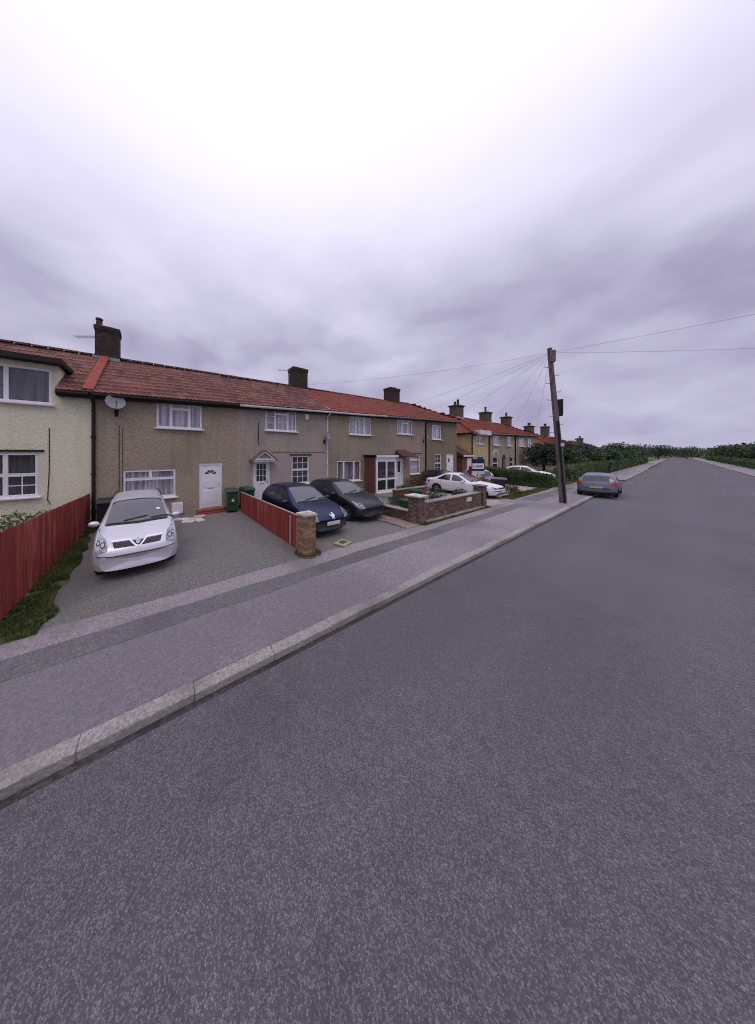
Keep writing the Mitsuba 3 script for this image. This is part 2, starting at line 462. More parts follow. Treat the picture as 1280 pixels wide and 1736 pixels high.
def window(house, sa, sb, za, zb, cells, curtain='net_curtain', bars=(), face=FACE, sill=True, arch=False, lab=None, cw=1.0):
    """cells: (x0, x1, z0, z1) in fractions of the opening; bars: (cell index, columns, rows) of glazing bars."""
    w, h = sb - sa, zb - za
    f = 0.055
    outer = sbox(sa + 0.004, za + 0.004, sb - 0.004, zb - 0.004)
    holes, thin = [], []
    for i, (a, b, c, d) in enumerate(cells):
        q = sbox(sa + a * w + (f if a == 0 else f / 2), za + c * h + (f if c == 0 else f / 2), sa + b * w - (f if b == 1 else f / 2), za + d * h - (f if d == 1 else f / 2))
        holes.append(q)
        for k, nc, nr in bars:
            if k == i:
                x0, z0, x1, z1 = q.bounds
                for c_ in range(1, nc):
                    x = x0 + (x1 - x0) * c_ / nc
                    thin.append(sbox(x - 0.012, z0, x + 0.012, z1))
                for r_ in range(1, nr):
                    z = z0 + (z1 - z0) * r_ / nr
                    thin.append(sbox(x0, z - 0.012, x1, z + 0.012))
    fr = outer.difference(unary_union(holes))
    mesh = [upright(fr, face + 0.035, 0.06)]
    for q in holes:                                          # casement rims, a step in front of the frame
        mesh.append(upright(q.buffer(0.012, join_style=2).difference(q.buffer(-0.022, join_style=2)), face + 0.022, 0.05))
    if thin:
        mesh.append(upright(unary_union(thin), face + 0.052, 0.024))
    k = put(house, 'window', cat(mesh), 'upvc', label=lab)
    for q in holes:
        x0, z0, x1, z1 = q.bounds
        put(k, 'pane', trimesh.Trimesh([[x0, face + 0.064, z0], [x1, face + 0.064, z0], [x1, face + 0.064, z1], [x0, face + 0.064, z1]], [[0, 1, 2], [0, 2, 3]], process=False), 'glass')
    if curtain:
        x = np.linspace(sa - 0.03, sb + 0.03, int(60 * w))
        y = face + 0.20 + 0.022 * np.sin(x * 38 + 1.5 * np.sin(x * 7)) + 0.01 * np.sin(x * 91)
        n = len(x)
        v = np.vstack([np.stack([x, y, x * 0 + za - 0.03], 1), np.stack([x, y, x * 0 + zb + 0.02], 1)])
        fc = [[i, i + 1, n + i + 1] for i in range(n - 1)] + [[i, n + i + 1, n + i] for i in range(n - 1)]
        put(k, 'curtain', trimesh.Trimesh(v, fc, process=False), curtain, smooth=True)
    if sill:
        put(k, 'sill', moved(chbox(w + 0.14, 0.16, 0.06, 0.012), (sa + sb) / 2, face - 0.045, za - 0.028), 'upvc')
    return k


def front_wall(house, s0, s1, outline, holes, m, face=FACE, depth=0.28):
    poly = Polygon(outline)
    for h in holes:
        poly = poly.difference(h)
    return put(house, 'wall', upright(poly, face, depth), m)


def shell(house, s0, s1, h, m, face=FACE, back=17.4, cuts=False):
    """Party walls, back wall and first floor, so that the rooms behind the windows are closed."""
    put(house, 'side_wall', bx(s0 + 0.001, s0 + 0.12, face + 0.281, back, -0.1, h), m)
    put(house, 'side_wall', bx(s1 - 0.12, s1 - 0.001, face + 0.281, back, -0.1, h), m)
    put(house, 'back_wall', bx(s0, s1, back + 0.001, back + 0.25, -0.1, h), m)
    put(house, 'floor', bx(s0 + 0.121, s1 - 0.121, face + 0.282, back - 0.001, 2.45, 2.62), 'dark_inside')


def tile_mesh(w=0.305, l=0.50):
    """An interlocking tile: two shallow pans and a roll, with a thick nose, lying in the roof plane (x across, y up the slope, z out)."""
    x = np.array([0, 0.10, 0.2, 0.42, 0.52, 0.60, 0.70, 0.92, 1.0]) * w - w / 2
    z = np.array([0.030, 0.030, 0.004, 0.0, 0.020, 0.020, 0.0, 0.004, 0.022])
    n = len(x)
    v = []
    for y, dz in ((0, 0.022), (l, 0.0)):
        v += [[a, y, b + dz] for a, b in zip(x, z)]
    v += [[x[0], 0.0, -0.004], [x[-1], 0.0, -0.004]]
    f = [[i, i + 1, n + i + 1] for i in range(n - 1)] + [[i, n + i + 1, n + i] for i in range(n - 1)]
    f += [[2 * n, i + 1, i] for i in range(n // 2)] + [[2 * n + 1, i + 1, i] for i in range(n // 2, n - 1)] + [[2 * n, 2 * n + 1, n // 2]]
    return trimesh.Trimesh(v, f, process=False)


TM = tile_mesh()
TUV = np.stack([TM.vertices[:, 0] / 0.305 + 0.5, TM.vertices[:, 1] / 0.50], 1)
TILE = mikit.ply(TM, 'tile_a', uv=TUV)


def roof_pts(s0, s1, e0, e1, r0, r1, hl, hr, ye, yr):
    return np.array([s0, ye, e0]), np.array([s1, ye, e1]), np.array([s1 - hr, yr, r1]), np.array([s0 + hl, yr, r0])


def roof(house, s0, s1, mats, parts=True, hl=0.0, hr=0.0, ef=eave, rf=ridge, ye=FACE - 0.30, yr=RIDGE, skip=None, seed=1, w=0.30, exp=0.385, s_from=-99.0, notch=None):
    r = np.random.default_rng(seed)
    A, B, C, D = roof_pts(s0, s1, ef(s0) + 0.02, ef(s1) + 0.02, rf(s0), rf(s1), hl, hr, ye, yr)
    yb = 2 * yr - ye
    A2, B2 = A + [0, yb - ye, 0], B + [0, yb - ye, 0]
    V = np.array([A, B, C, D, A2, B2])
    F = [[0, 1, 2], [0, 2, 3], [5, 4, 3], [5, 3, 2], [4, 0, 3], [1, 5, 2]]
    low = V - [0, 0, 0.07]
    m = trimesh.Trimesh(np.vstack([V, low]), F + [[c + 6, b + 6, a + 6] for a, b, c in F] + [[0, 6, 7], [0, 7, 1], [5, 11, 10], [5, 10, 4], [4, 10, 6], [4, 6, 0], [1, 7, 11], [1, 11, 5]], process=False)
    if notch:                                                # an opening left for a dormer
        a, b = m3.Manifold(m3.Mesh(np.float32(m.vertices), np.uint32(m.faces))), bx(*notch)
        if a.volume() < 0:
            a = m3.Manifold(m3.Mesh(np.float32(m.vertices), np.uint32(m.faces[:, ::-1])))
        c = (a - m3.Manifold(m3.Mesh(np.float32(b.vertices), np.uint32(b.faces)))).to_mesh()
        m = trimesh.Trimesh(c.vert_properties[:, :3], c.tri_verts, process=False)
    k = put(house, 'roof', m, 'roof_under' if parts or parts is None else mats[0])
    stuff = []

    def lay(A, B, C, D, names):
        u = (B - A)
        L = np.linalg.norm(u)
        u = u / L
        m0, m1 = (A + B) / 2, (C + D) / 2
        nn = np.cross(u, m1 - m0)
        nn /= np.linalg.norm(nn)
        v = np.cross(nn, u)
        H = (C - A) @ v
        uD, uC = (D - A) @ u, (C - A) @ u
        rows = int(H / exp)
        for i in range(rows):
            y = i * exp - 0.05
            t = max(y, 0) / H
            a, b = uD * t, L + (uC - L) * t
            for q in range(int(math.floor(a / w)), int(math.ceil(b / w)) + 1):
                x = (q + 0.5) * w
                if x < a or x > b:
                    continue
                o = A + u * x + v * y + nn * (0.012 + 0.004 * r.random())
                if o[0] < s_from or (skip and skip(o)):
                    continue
                th = r.normal(0, 0.006)
                M = frame4(o, u * math.cos(th) + nn * math.sin(th), v, nn * math.cos(th) - u * math.sin(th))
                if names:
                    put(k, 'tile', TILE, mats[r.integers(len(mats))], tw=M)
                else:
                    tm = TM.copy()
                    tm.apply_transform(M)
                    stuff.append(tm)
    if parts is not None:
        lay(A, B, C, D, parts)
        if hl:
            lay(A2, A, D, D, False)
        if hr:
            lay(B, B2, C, C, False)
    if stuff:
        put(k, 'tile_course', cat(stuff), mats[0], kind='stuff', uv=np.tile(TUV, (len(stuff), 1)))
    n = max(1, int(np.linalg.norm(C - D) / 0.45))
    caps = []
    for i in range(n):                                       # half-round ridge tiles
        c = D + (C - D) * (i + 0.5) / n
        a = np.linspace(0, np.pi, 7)
        for e in (-1, 1):
            caps.append([[c[0] + e * 0.222, c[1] + 0.125 * math.cos(g), c[2] - 0.02 + (0.11 + 0.008 * e) * math.sin(g) + 0.006 * r.normal()] for g in a])
    v = np.array(caps).reshape(-1, 3)
    f = []
    for i in range(n):
        for j in range(6):
            p, q = i * 14 + j, i * 14 + 7 + j
            f += [[p, q, q + 1], [p, q + 1, p + 1]]
    put(k, 'ridge_tiles', trimesh.Trimesh(v, f, process=False), 'tile_plain' if parts else 'tile_plain_red', smooth=50)
    for on, a, b in ((hl, A, D), (hr, B, C)):
        if on:
            put(k, 'hip_tiles', tube([a + (b - a) * t + [0, 0, 0.02] for t in np.linspace(0, 1, 12)], 0.10, 8), 'tile_plain_red')
    return k



def gutter(house, s0, s1, m='grey_fascia', fm='black_matt', ef=eave, y=FACE - 0.30, pieces=True):
    a, b = np.array([s0 + 0.01, y - 0.04, ef(s0) - 0.07]), np.array([s1 - 0.01, y - 0.04, ef(s1) - 0.07])
    put(house, 'gutter', tube([a, (a + b) / 2 - [0, 0, 0.008], b], 0.055, 8), m, smooth=40)
    d = (b - a)
    V = np.array([[s0, y + 0.03, ef(s0) - 0.17], [s1, y + 0.03, ef(s1) - 0.17], [s1, y + 0.03, ef(s1) - 0.052], [s0, y + 0.03, ef(s0) - 0.052],
                  [s0, y + 0.05, ef(s0) - 0.17], [s1, y + 0.05, ef(s1) - 0.17], [s1, y + 0.05, ef(s1) - 0.052], [s0, y + 0.05, ef(s0) - 0.052]])
    put(house, 'fascia', hull(V), fm)
    S = np.array([[s0, y + 0.051, ef(s0) - 0.165], [s1, y + 0.051, ef(s1) - 0.165], [s1, FACE - 0.002, ef(s1) - 0.165], [s0, FACE - 0.002, ef(s0) - 0.165]])
    put(house, 'soffit', hull(np.vstack([S, S + [0, 0, 0.012]])), fm)


def pipe(house, s, z0, z1, m, y=FACE - 0.055, r=0.04, swan=True, dx=0.0):
    P = [[s + dx, y, z0], [s + dx * 0.5, y, (z0 + z1) / 2], [s, y, z1 - 0.42]]
    if swan:
        P += [[s, y - 0.01, z1 - 0.34], [s, y - 0.24, z1 - 0.14], [s, y - 0.26, z1 - 0.06]]
    ms = [tube(P, r, 10)]
    for z in np.arange(z0 + 0.5, z1 - 0.6, 1.3):
        ms.append(moved(trimesh.creation.cylinder(r * 1.35, 0.07, sections=10), s, y, z))
    return put(house, 'drainpipe', cat(ms), m, smooth=40)


def chimney(house, s, top, base, m, lx=1.25, ly=0.62, pots=((0.0, 0.34),), y=RIDGE, far=False):
    """A stack with an oversailing head, a flaunched top and its pots."""
    ms = [bx(s - lx / 2, s + lx / 2, y - ly / 2, y + ly / 2, base, top - 0.25),
          bx(s - lx / 2 - 0.02, s + lx / 2 + 0.02, y - ly / 2 - 0.02, y + ly / 2 + 0.02, top - 0.249, top - 0.16),
          bx(s - lx / 2 - 0.04, s + lx / 2 + 0.04, y - ly / 2 - 0.04, y + ly / 2 + 0.04, top - 0.159, top)]
    if far:
        ms.append(bx(s - lx / 2 - 0.14, s + lx / 2 + 0.14, y - ly / 2 - 0.14, y + ly / 2 + 0.14, top - 0.10, top + 0.002))
    k = put(house, 'chimney', cat(ms), m)
    put(k, 'flaunching', hull([[s + a * lx / 2, y + b * ly / 2, top + 0.003] for a in (-1, 1) for b in (-1, 1)] + [[s + a * lx * 0.3, y + b * ly * 0.3, top + 0.09] for a in (-1, 1) for b in (-1, 1)]), 'mortar')
    for dx, h in pots:
        pr = [(0, 0), (0.125, 0), (0.115, h * 0.6), (0.10, h * 0.75), (0.135, h * 0.82), (0.135, h), (0.09, h), (0.09, h * 0.5), (0, h * 0.5)]
        put(k, 'pot', moved(lathe(pr, 16), s + dx, y, top + 0.06), 'clay_pot', smooth=40)
    put(k, 'flashing', bx(s - lx / 2 - 0.03, s + lx / 2 + 0.03, y - ly / 2 - 0.03, y - ly / 2 - 0.001, base + 0.0, base + 0.62), 'lead')
    return k


def aerial(label, x, y, z, span, h, rz=0.0):
    k = thing('television_aerial', label, 'aerial', 'television aerials on the chimneys')
    M = at(x, y, z, rz)
    put(k, 'mast', tube([[0, 0, 0], [0, 0, h * 0.5], [0, 0, h]], 0.016, 6), 'galv', tw=M)
    put(k, 'boom', tube([[0.05, 0, h], [-span / 2, 0, h], [-span, 0, h]], 0.014, 6), 'galv', tw=M)
    put(k, 'elements', cat([tube([[-span * t, -0.16, h], [-span * t, 0, h], [-span * t, 0.16, h]], 0.006, 5) for t in np.linspace(0.08, 1, 9)]), 'galv', tw=M)


def dish(label, s, z, r, y=FACE, turn=0.5):
    k = thing('satellite_dish', label, 'satellite dish', None)
    M = T().translate([s, y - 0.34, z]).rotate([0, 0, 1], math.degrees(turn)).rotate([1, 0, 0], 78)
    pr = [(r * t, 0.20 * r * t * t) for t in np.linspace(0, 1, 9)] + [(r * t, 0.20 * r * t * t + 0.012) for t in np.linspace(1, 0, 9)]
    m = lathe(pr, 32)
    m.apply_scale([1, 0.9, 1])
    put(k, 'reflector', m, 'dish_grey', smooth=60, tw=M)
    put(k, 'feed_arm', tube([[0, -r * 0.9, 0.1 * r], [0, -r * 0.8, 0.5 * r], [0, -r * 0.25, 0.95 * r]], 0.014, 6), 'galv', tw=M)
    put(k, 'receiver', cat([moved(trimesh.creation.cylinder(0.03, 0.14, sections=12), 0, -r * 0.2, 0.95 * r)]), 'bin_lid_grey', tw=M)
    put(k, 'bracket', cat([tube([[s, y - 0.30, z], [s, y - 0.16, z - 0.02], [s, y - 0.14, z - 0.32]], 0.022, 8), tube([[s, y - 0.14, z - 0.32], [s, y - 0.07, z - 0.33], [s, y, z - 0.33]], 0.022, 8), bx(s - 0.06, s + 0.06, y - 0.012, y - 0.001, z - 0.46, z - 0.2)]), 'black_matt')


def door(house, sa, sb, za, zb, face=FACE, lab=None, glazed=None, fan=False, mat_='upvc', moulds=True):
    """A panelled door set in its frame. glazed: (x0, x1, z0, z1 fractions, columns, rows)."""
    w, h = sb - sa, zb - za
    L = sbox(sa + 0.07, za + 0.03, sb - 0.07, zb - 0.07)
    cut = []
    if glazed:
        a, b, c, d, nc, nr = glazed
        for i in range(nc):
            for j in range(nr):
                x0, x1 = sa + w * (a + (b - a) * i / nc) + 0.012, sa + w * (a + (b - a) * (i + 1) / nc) - 0.012
                z0, z1 = za + h * (c + (d - c) * j / nr) + 0.012, za + h * (c + (d - c) * (j + 1) / nr) - 0.012
                cut.append(sbox(x0, z0, x1, z1))
    if fan:
        cx, cz = (sa + sb) / 2, za + h * 0.745
        for i in range(4):
            a0, a1 = math.radians(8 + 42 * i), math.radians(8 + 42 * i + 34)
            g = np.linspace(a0, a1, 6)
            cut.append(Polygon([(cx + 0.09 * math.cos(q), cz + 0.075 * math.sin(q)) for q in g] + [(cx + 0.245 * math.cos(q), cz + 0.2 * math.sin(q)) for q in g[::-1]]))
    k = put(house, 'door', upright(L.difference(unary_union(cut)) if cut else L, face + 0.06, 0.05), mat_, label=lab)
    put(k, 'frame', upright(sbox(sa, za, sb, zb).difference(sbox(sa + 0.068, za - 0.1, sb - 0.068, zb - 0.068)), face + 0.02, 0.1), 'upvc')
    for q in cut:
        p = put(k, 'pane', upright(q.buffer(0.006), face + 0.085, 0.004), 'car_glass')
    if moulds:
        zs = ((0.10, 0.40), (0.46, 0.62)) if (glazed or fan) else ((0.10, 0.45), (0.52, 0.9))
        if glazed:
            zs = ((0.08, glazed[2] - 0.08),)
        for z0, z1 in zs:
            for x0, x1 in ((0.17, 0.46), (0.54, 0.83)):
                q = sbox(sa + x0 * w, za + z0 * h, sa + x1 * w, za + z1 * h)
                put(k, 'panel', upright(q.difference(q.buffer(-0.03)).union(q.buffer(-0.055)), face + 0.046, 0.0138), mat_)
    put(k, 'handle', cat([rbox(sb - 0.14, sb - 0.10, face + 0.035, face + 0.059, za + 0.95, za + 1.15, 0.008), rbox(sb - 0.24, sb - 0.11, face + 0.005, face + 0.03, za + 1.05, za + 1.075, 0.008)]), 'chrome')
    put(k, 'letter_plate', rbox((sa + sb) / 2 - 0.13, (sa + sb) / 2 + 0.13, face + 0.048, face + 0.0595, za + h * 0.43, za + h * 0.43 + 0.05, 0.005), 'chrome')
    return k


CASE3 = ((0, 0.3, 0, 1), (0.3, 0.7, 0, 0.78), (0.3, 0.7, 0.78, 1), (0.7, 1, 0, 1))
HG = 'terraced_house'

# H1, cream, cut by the left edge of the picture
S0 = -7.2
h1 = thing(HG, 'cream rendered terraced house at the left edge, its flat topped window breaking the eaves', 'house')
dz = 5.42
out1 = [(S0, -0.1), (-1.86, -0.1), (-1.86, eave(-1.86) - 0.13), (-2.72, eave(-2.72) - 0.13), (-2.72, dz), (-4.9, dz), (-4.9, eave(-4.9) - 0.13), (S0, eave(S0) - 0.13)]
front_wall(h1, S0, -1.86, out1, [sbox(-4.7, 4.12, -2.87, 5.28), sbox(-4.6, 1.15, -3.18, 2.55)], 'render_cream')
shell(h1, S0, -1.86, 4.4, 'render_cream')
window(h1, -4.7, -2.87, 4.12, 5.28, ((0, 0.45, 0, 1), (0.45, 1, 0, 1)), 'net_dark')
window(h1, -4.6, -3.18, 1.15, 2.55, ((0, 0.5, 0, 0.5), (0, 0.5, 0.5, 1), (0.5, 1, 0, 0.5), (0.5, 1, 0.5, 1)), 'net_dark', bars=((2, 2, 2),))
put(h1, 'lintel', bx(-4.75, -3.05, FACE - 0.05, FACE - 0.002, 2.58, 2.64), 'black_matt')
roof(h1, S0, -1.93, ['tile_a', 'tile_b', 'tile_c'], skip=lambda o: -5.0 < o[0] < -2.62 and o[2] < dz + 0.12, seed=3, s_from=-5.6, notch=(-4.9, -2.72, 10, 13, 3, 5.415))
gutter(h1, -2.72, -1.9, 'black_matt')
put(h1, 'dormer_roof', bx(-5.0, -2.55, FACE - 0.34, FACE + 1.3, dz + 0.002, dz + 0.16), 'black_matt', label='black flat roof edge over the upper window')
for q in (-2.80, -4.9):
    put(h1, 'dormer_cheek', bx(q, q + 0.078, FACE + 0.281, FACE + 1.1, 4.5, dz), 'render_cream')
put(h1, 'cable', tube([[-2.93, FACE - 0.012, 3.35], [-2.93, FACE - 0.012, 2.0], [-2.97, FACE - 0.012, 1.0], [-2.9, FACE - 0.014, 0.85]], 0.012, 6), 'dark_inside')
put(h1, 'junction_box', rbox(-2.98, -2.72, FACE - 0.10, FACE - 0.001, 0.35, 0.66, 0.012), 'brick_b', label='small brown box low on the wall')

# H2, brown pebbledash
h2 = thing(HG, 'brown pebbledash terraced house behind the silver car, with a white panelled front door', 'house')
front_wall(h2, -1.86, 3.26, [(-1.859, -0.1), (3.26, -0.1), (3.26, eave(3.26) - 0.13), (-1.859, eave(-1.86) - 0.13)],
           [sbox(0.04, 3.56, 1.72, 4.58), sbox(-1.02, 0.78, 0.71, 1.9), sbox(1.6, 0.13, 2.55, 2.1)], 'dash_brown')
shell(h2, -1.86, 3.26, 4.4, 'dash_brown')
window(h2, 0.04, 1.72, 3.56, 4.58, CASE3, 'net_curtain')
window(h2, -1.02, 0.71, 0.78, 1.9, ((0, 0.5, 0.68, 1), (0.5, 1, 0.68, 1), (0, 1, 0, 0.68)), 'net_curtain')
door(h2, 1.6, 2.55, 0.13, 2.1, fan=True, lab='white panelled door with a small fan light')
put(h2, 'doorstep', cat([rbox(1.5, 2.75, FACE - 0.32, FACE + 0.05, -0.02, 0.12, 0.012), rbox(1.42, 2.9, FACE - 0.52, FACE - 0.321, -0.02, 0.05, 0.012)]), 'step_red')
put(h2, 'meter_box', cat([rbox(0.56, 0.97, FACE - 0.10, FACE - 0.001, 0.06, 0.52, 0.012), rbox(0.59, 0.94, FACE - 0.112, FACE - 0.1005, 0.09, 0.49, 0.005)]), 'upvc')
roof(h2, -1.93, 3.2, ['tile_a', 'tile_b', 'tile_c', 'tile_a'], seed=4)
gutter(h2, -1.86, 3.26, 'black_matt')
pipe(h2, -1.83, 0.0, 4.62, 'black_matt', r=0.055)
pipe(h2, -1.12, 0.9, 4.0, 'dark_inside', r=0.009, swan=False, y=FACE - 0.014)
pipe(h2, -1.02, 0.9, 3.9, 'dark_inside', r=0.008, swan=False, y=FACE - 0.012)
vt = chbox(0.30, 0.42, 0.05, 0.012)
VT = mikit.ply(vt, 'tile_new')
a_, b_ = np.array([-1.93, FACE - 0.32, eave(-1.93) + 0.03]), np.array([-1.93, RIDGE - 0.35, ridge(-1.93) - 0.16])
vv = (b_ - a_) / np.linalg.norm(b_ - a_)
for i in range(10):
    put('terraced_house_001__roof', 'verge_tile', VT, 'tile_new', tw=frame4(a_ + (b_ - a_) * (i + 0.5) / 10 + [0, 0, 0.075], np.array([1.0, 0, 0]), vv, np.cross([1.0, 0, 0], vv)), label='new orange tiles capping the joint of the two roofs' if i == 0 else None)
chimney(h2, -1.85, 8.30, 6.3, 'brick_chimney', 0.86, 0.60, pots=((-0.32, 0.36),))

# H3, grey dash above, pinkish render below
h3 = thing(HG, 'grey and pale pink terraced house behind the blue car, with a white gabled door canopy', 'house')
front_wall(h3, 3.26, 8.65, [(3.261, -0.1), (8.649, -0.1), (8.649, eave(8.65) - 0.13), (3.261, eave(3.26) - 0.13)],
           [sbox(4.65, 3.7, 6.46, 4.82), sbox(6.14, 0.9, 7.27, 2.42), sbox(4.02, 0.1, 4.9, 2.2)], 'dash_grey')
put(h3, 'lower_render', upright(sbox(4.95, -0.02, 8.45, 2.58).difference(unary_union([sbox(6.14, 0.9, 7.27, 2.42), sbox(4.0, 0, 4.97, 2.3)])), FACE - 0.018, 0.017), 'render_pink', label='smooth pinkish render below a string line')
put(h3, 'string_course', bx(5.0, 8.4, FACE - 0.035, FACE - 0.002, 2.585, 2.63), 'mortar')
shell(h3, 3.26, 8.65, 4.5, 'dash_grey')
window(h3, 4.65, 6.46, 3.7, 4.82, CASE3, 'net_curtain', bars=((0, 1, 3), (1, 1, 2)))
window(h3, 6.14, 7.27, 0.9, 2.42, ((0, 1, 0, 0.5), (0, 1, 0.5, 1)), 'net_dark', bars=((0, 3, 2), (1, 3, 2)))
put(h3, 'lintel', bx(6.02, 7.4, FACE - 0.06, FACE - 0.002, 2.44, 2.5), 'black_matt')
door(h3, 4.02, 4.9, 0.1, 2.2, lab='white door with nine small panes above a plain panel', glazed=(0.2, 0.8, 0.5, 0.92, 3, 3))
gb = Polygon([(3.86, 2.22), (5.06, 2.22), (4.46, 2.66)])
put(h3, 'door_canopy', cat([upright(gb.difference(gb.buffer(-0.07, join_style=2)), FACE - 0.45, 0.05), bx(3.9, 5.02, FACE - 0.40, FACE - 0.003, 2.13, 2.215)]), 'white_paint', label='small white gabled canopy over the door')
put(h3, 'canopy_roof', cat([hull([[4.46 + e * q, y, 2.68 + 0.018 * u - q * 0.74] for q in (0.0, 0.66) for y in (FACE - 0.5, FACE - 0.002) for u in (0, 1)]) for e in (-1, 1)]), 'tile_grey')
put(h3, 'canopy_infill', upright(gb.buffer(-0.06, join_style=2), FACE - 0.39, 0.02), 'grey_fascia')
put(h3, 'alarm_box', rbox(6.98, 7.2, FACE - 0.08, FACE - 0.001, 4.42, 4.72, 0.02), 'upvc')
roof(h3, 3.2, 8.55, ['tile_a', 'tile_b', 'tile_c'], seed=5)
gutter(h3, 3.26, 8.65, 'grey_pipe')
pipe(h3, 8.50, 0.0, 4.97, 'grey_pipe', r=0.05)
pipe(h3, 4.28, 2.95, 4.45, 'black_matt', r=0.016, swan=False, y=FACE - 0.018)
chimney(h3, 8.45, 8.42, 6.4, 'brick_chimney', 1.15, 0.72, pots=())

# H4, olive-brown, brick porch
h4 = thing(HG, 'olive brown terraced house with a red brick porch and white double glazed porch doors', 'house')
front_wall(h4, 8.65, 13.5, [(8.651, -0.1), (13.499, -0.1), (13.499, eave(13.5) - 0.13), (8.651, eave(8.65) - 0.13)],
           [sbox(10.3, 3.75, 12.26, 4.92), sbox(9.3, 0.82, 11.3, 2.1), sbox(11.9, -0.2, 13.1, 2.1)], 'dash_olive')
shell(h4, 8.65, 13.5, 4.6, 'dash_olive')
window(h4, 10.3, 12.26, 3.75, 4.92, ((0, 0.3, 0, 1), (0.3, 0.68, 0, 1), (0.68, 1, 0, 1)), 'net_curtain')
window(h4, 9.3, 11.3, 0.82, 2.1, ((0, 0.27, 0, 1), (0.27, 0.7, 0, 1), (0.7, 1, 0, 1)), 'net_dim')
PF = 10.0
po = put(h4, 'porch', bx(11.62, 11.74, PF + 0.02, FACE - 0.002, 0, 2.32), 'brick_porch', label='red brick side wall of the flat roofed porch')
put(po, 'side_wall', bx(13.36, 13.48, PF + 0.02, FACE - 0.002, 0, 2.32), 'brick_porch')
put(po, 'flat_roof', cat([bx(11.5, 13.6, PF - 0.12, FACE - 0.001, 2.38, 2.46)]), 'black_matt')
put(po, 'fascia', bx(11.5, 13.6, PF - 0.14, PF - 0.121, 2.3, 2.44), 'upvc')
fr = sbox(11.6, 0.08, 13.5, 2.3)
pan = [sbox(11.74, 0.24, 12.50, 0.86), sbox(11.74, 0.98, 12.50, 2.02), sbox(12.62, 0.24, 13.38, 0.86), sbox(12.62, 0.98, 13.38, 2.02)]
pd = put(h4, 'porch_door', upright(fr.difference(unary_union(pan)), PF - 0.02, 0.06), 'upvc', label='white framed double porch doors with dark panes')
for q in pan:
    put(pd, 'pane', upright(q.buffer(0.004), PF + 0.005, 0.006), 'car_glass')
put(pd, 'threshold', rbox(11.5, 13.55, PF - 0.22, PF + 0.05, 0.0, 0.10, 0.012), 'concrete_pale')
put(pd, 'handle', rbox(12.56, 12.60, PF - 0.05, PF - 0.021, 0.95, 1.15, 0.008), 'chrome')
roof(h4, 8.55, 13.5, ['tile_red'], parts=False, seed=6)
put('terraced_house_003__roof', 'valley', tube([[8.55, FACE - 0.3, eave(8.55) + 0.06], [8.5, 12.6, 6.07], [8.45, RIDGE - 0.36, 6.9]], 0.05, 8), 'lead')
gutter(h4, 8.65, 13.5, 'grey_pipe')

# H5, mauve grey
h5 = thing(HG, 'mauve grey terraced house with a small tiled door canopy, right of the brick porch', 'house')
front_wall(h5, 13.5, 18.7, [(13.501, -0.1), (18.699, -0.1), (18.699, eave(18.7) - 0.13), (13.501, eave(13.5) - 0.13)],
           [sbox(15.05, 4.0, 16.9, 5.08), sbox(16.6, 0.95, 17.9, 2.5), sbox(14.85, 0.1, 15.75, 2.2)], 'dash_mauve')
shell(h5, 13.5, 18.7, 4.8, 'dash_mauve')
window(h5, 15.05, 16.9, 4.0, 5.08, CASE3, 'net_curtain')
window(h5, 16.6, 17.9, 0.95, 2.5, ((0, 1, 0, 0.72), (0, 1, 0.72, 1)), 'blind')
door(h5, 14.85, 15.75, 0.1, 2.2, lab='white front door under a tiled canopy', glazed=(0.3, 0.7, 0.5, 0.9, 1, 1))
put(h5, 'door_canopy', hull([[14.55, FACE - 0.75, 2.3], [16.3, FACE - 0.75, 2.3], [14.55, FACE - 0.75, 2.38], [16.3, FACE - 0.75, 2.38], [14.75, FACE - 0.002, 2.3], [16.1, FACE - 0.002, 2.3], [14.85, FACE - 0.002, 2.82], [16.0, FACE - 0.002, 2.82]]), 'tile_plain', label='dark red tiled lean-to canopy')
put(h5, 'lintel', bx(16.5, 18.0, FACE - 0.05, FACE - 0.002, 2.52, 2.58), 'black_matt')
roof(h5, 13.5, 18.7, ['tile_red'], parts=False, seed=7)
gutter(h5, 13.5, 18.7)
pipe(h5, 18.62, 0.0, 5.32, 'black_matt', r=0.05)
chimney(h5, 18.6, 8.56, 6.5, 'brick_chimney', 1.35, 0.72, pots=((0.3, 0.12),))

# H6, end of the terrace
h6 = thing(HG, 'dark olive end of terrace house with a hipped red roof, behind the white saloon', 'house')
front_wall(h6, 18.7, 23.75, [(18.701, -0.1), (23.75, -0.1), (23.75, eave(23.75) - 0.13), (18.701, eave(18.7) - 0.13)],
           [sbox(19.6, 3.75, 21.1, 4.98), sbox(20.05, 0.95, 21.1, 2.5), sbox(21.95, 0.1, 23.15, 2.5)], 'dash_dark')
shell(h6, 18.7, 23.75, 5.1, 'dash_dark')
window(h6, 19.6, 21.1, 3.75, 4.98, ((0, 0.5, 0, 1), (0.5, 1, 0, 1)), 'blind')
window(h6, 20.05, 21.1, 0.95, 2.5, ((0, 1, 0, 0.5), (0, 1, 0.5, 1)), 'net_dark', bars=((0, 2, 2), (1, 2, 2)))
door(h6, 21.95, 23.15, 0.1, 2.5, lab='white front door with a small dark pane', glazed=(0.3, 0.55, 0.7, 0.85, 1, 1))
roof(h6, 18.7, 24.0, ['tile_red'], parts=False, hr=3.3, seed=8)
gutter(h6, 18.7, 24.0)

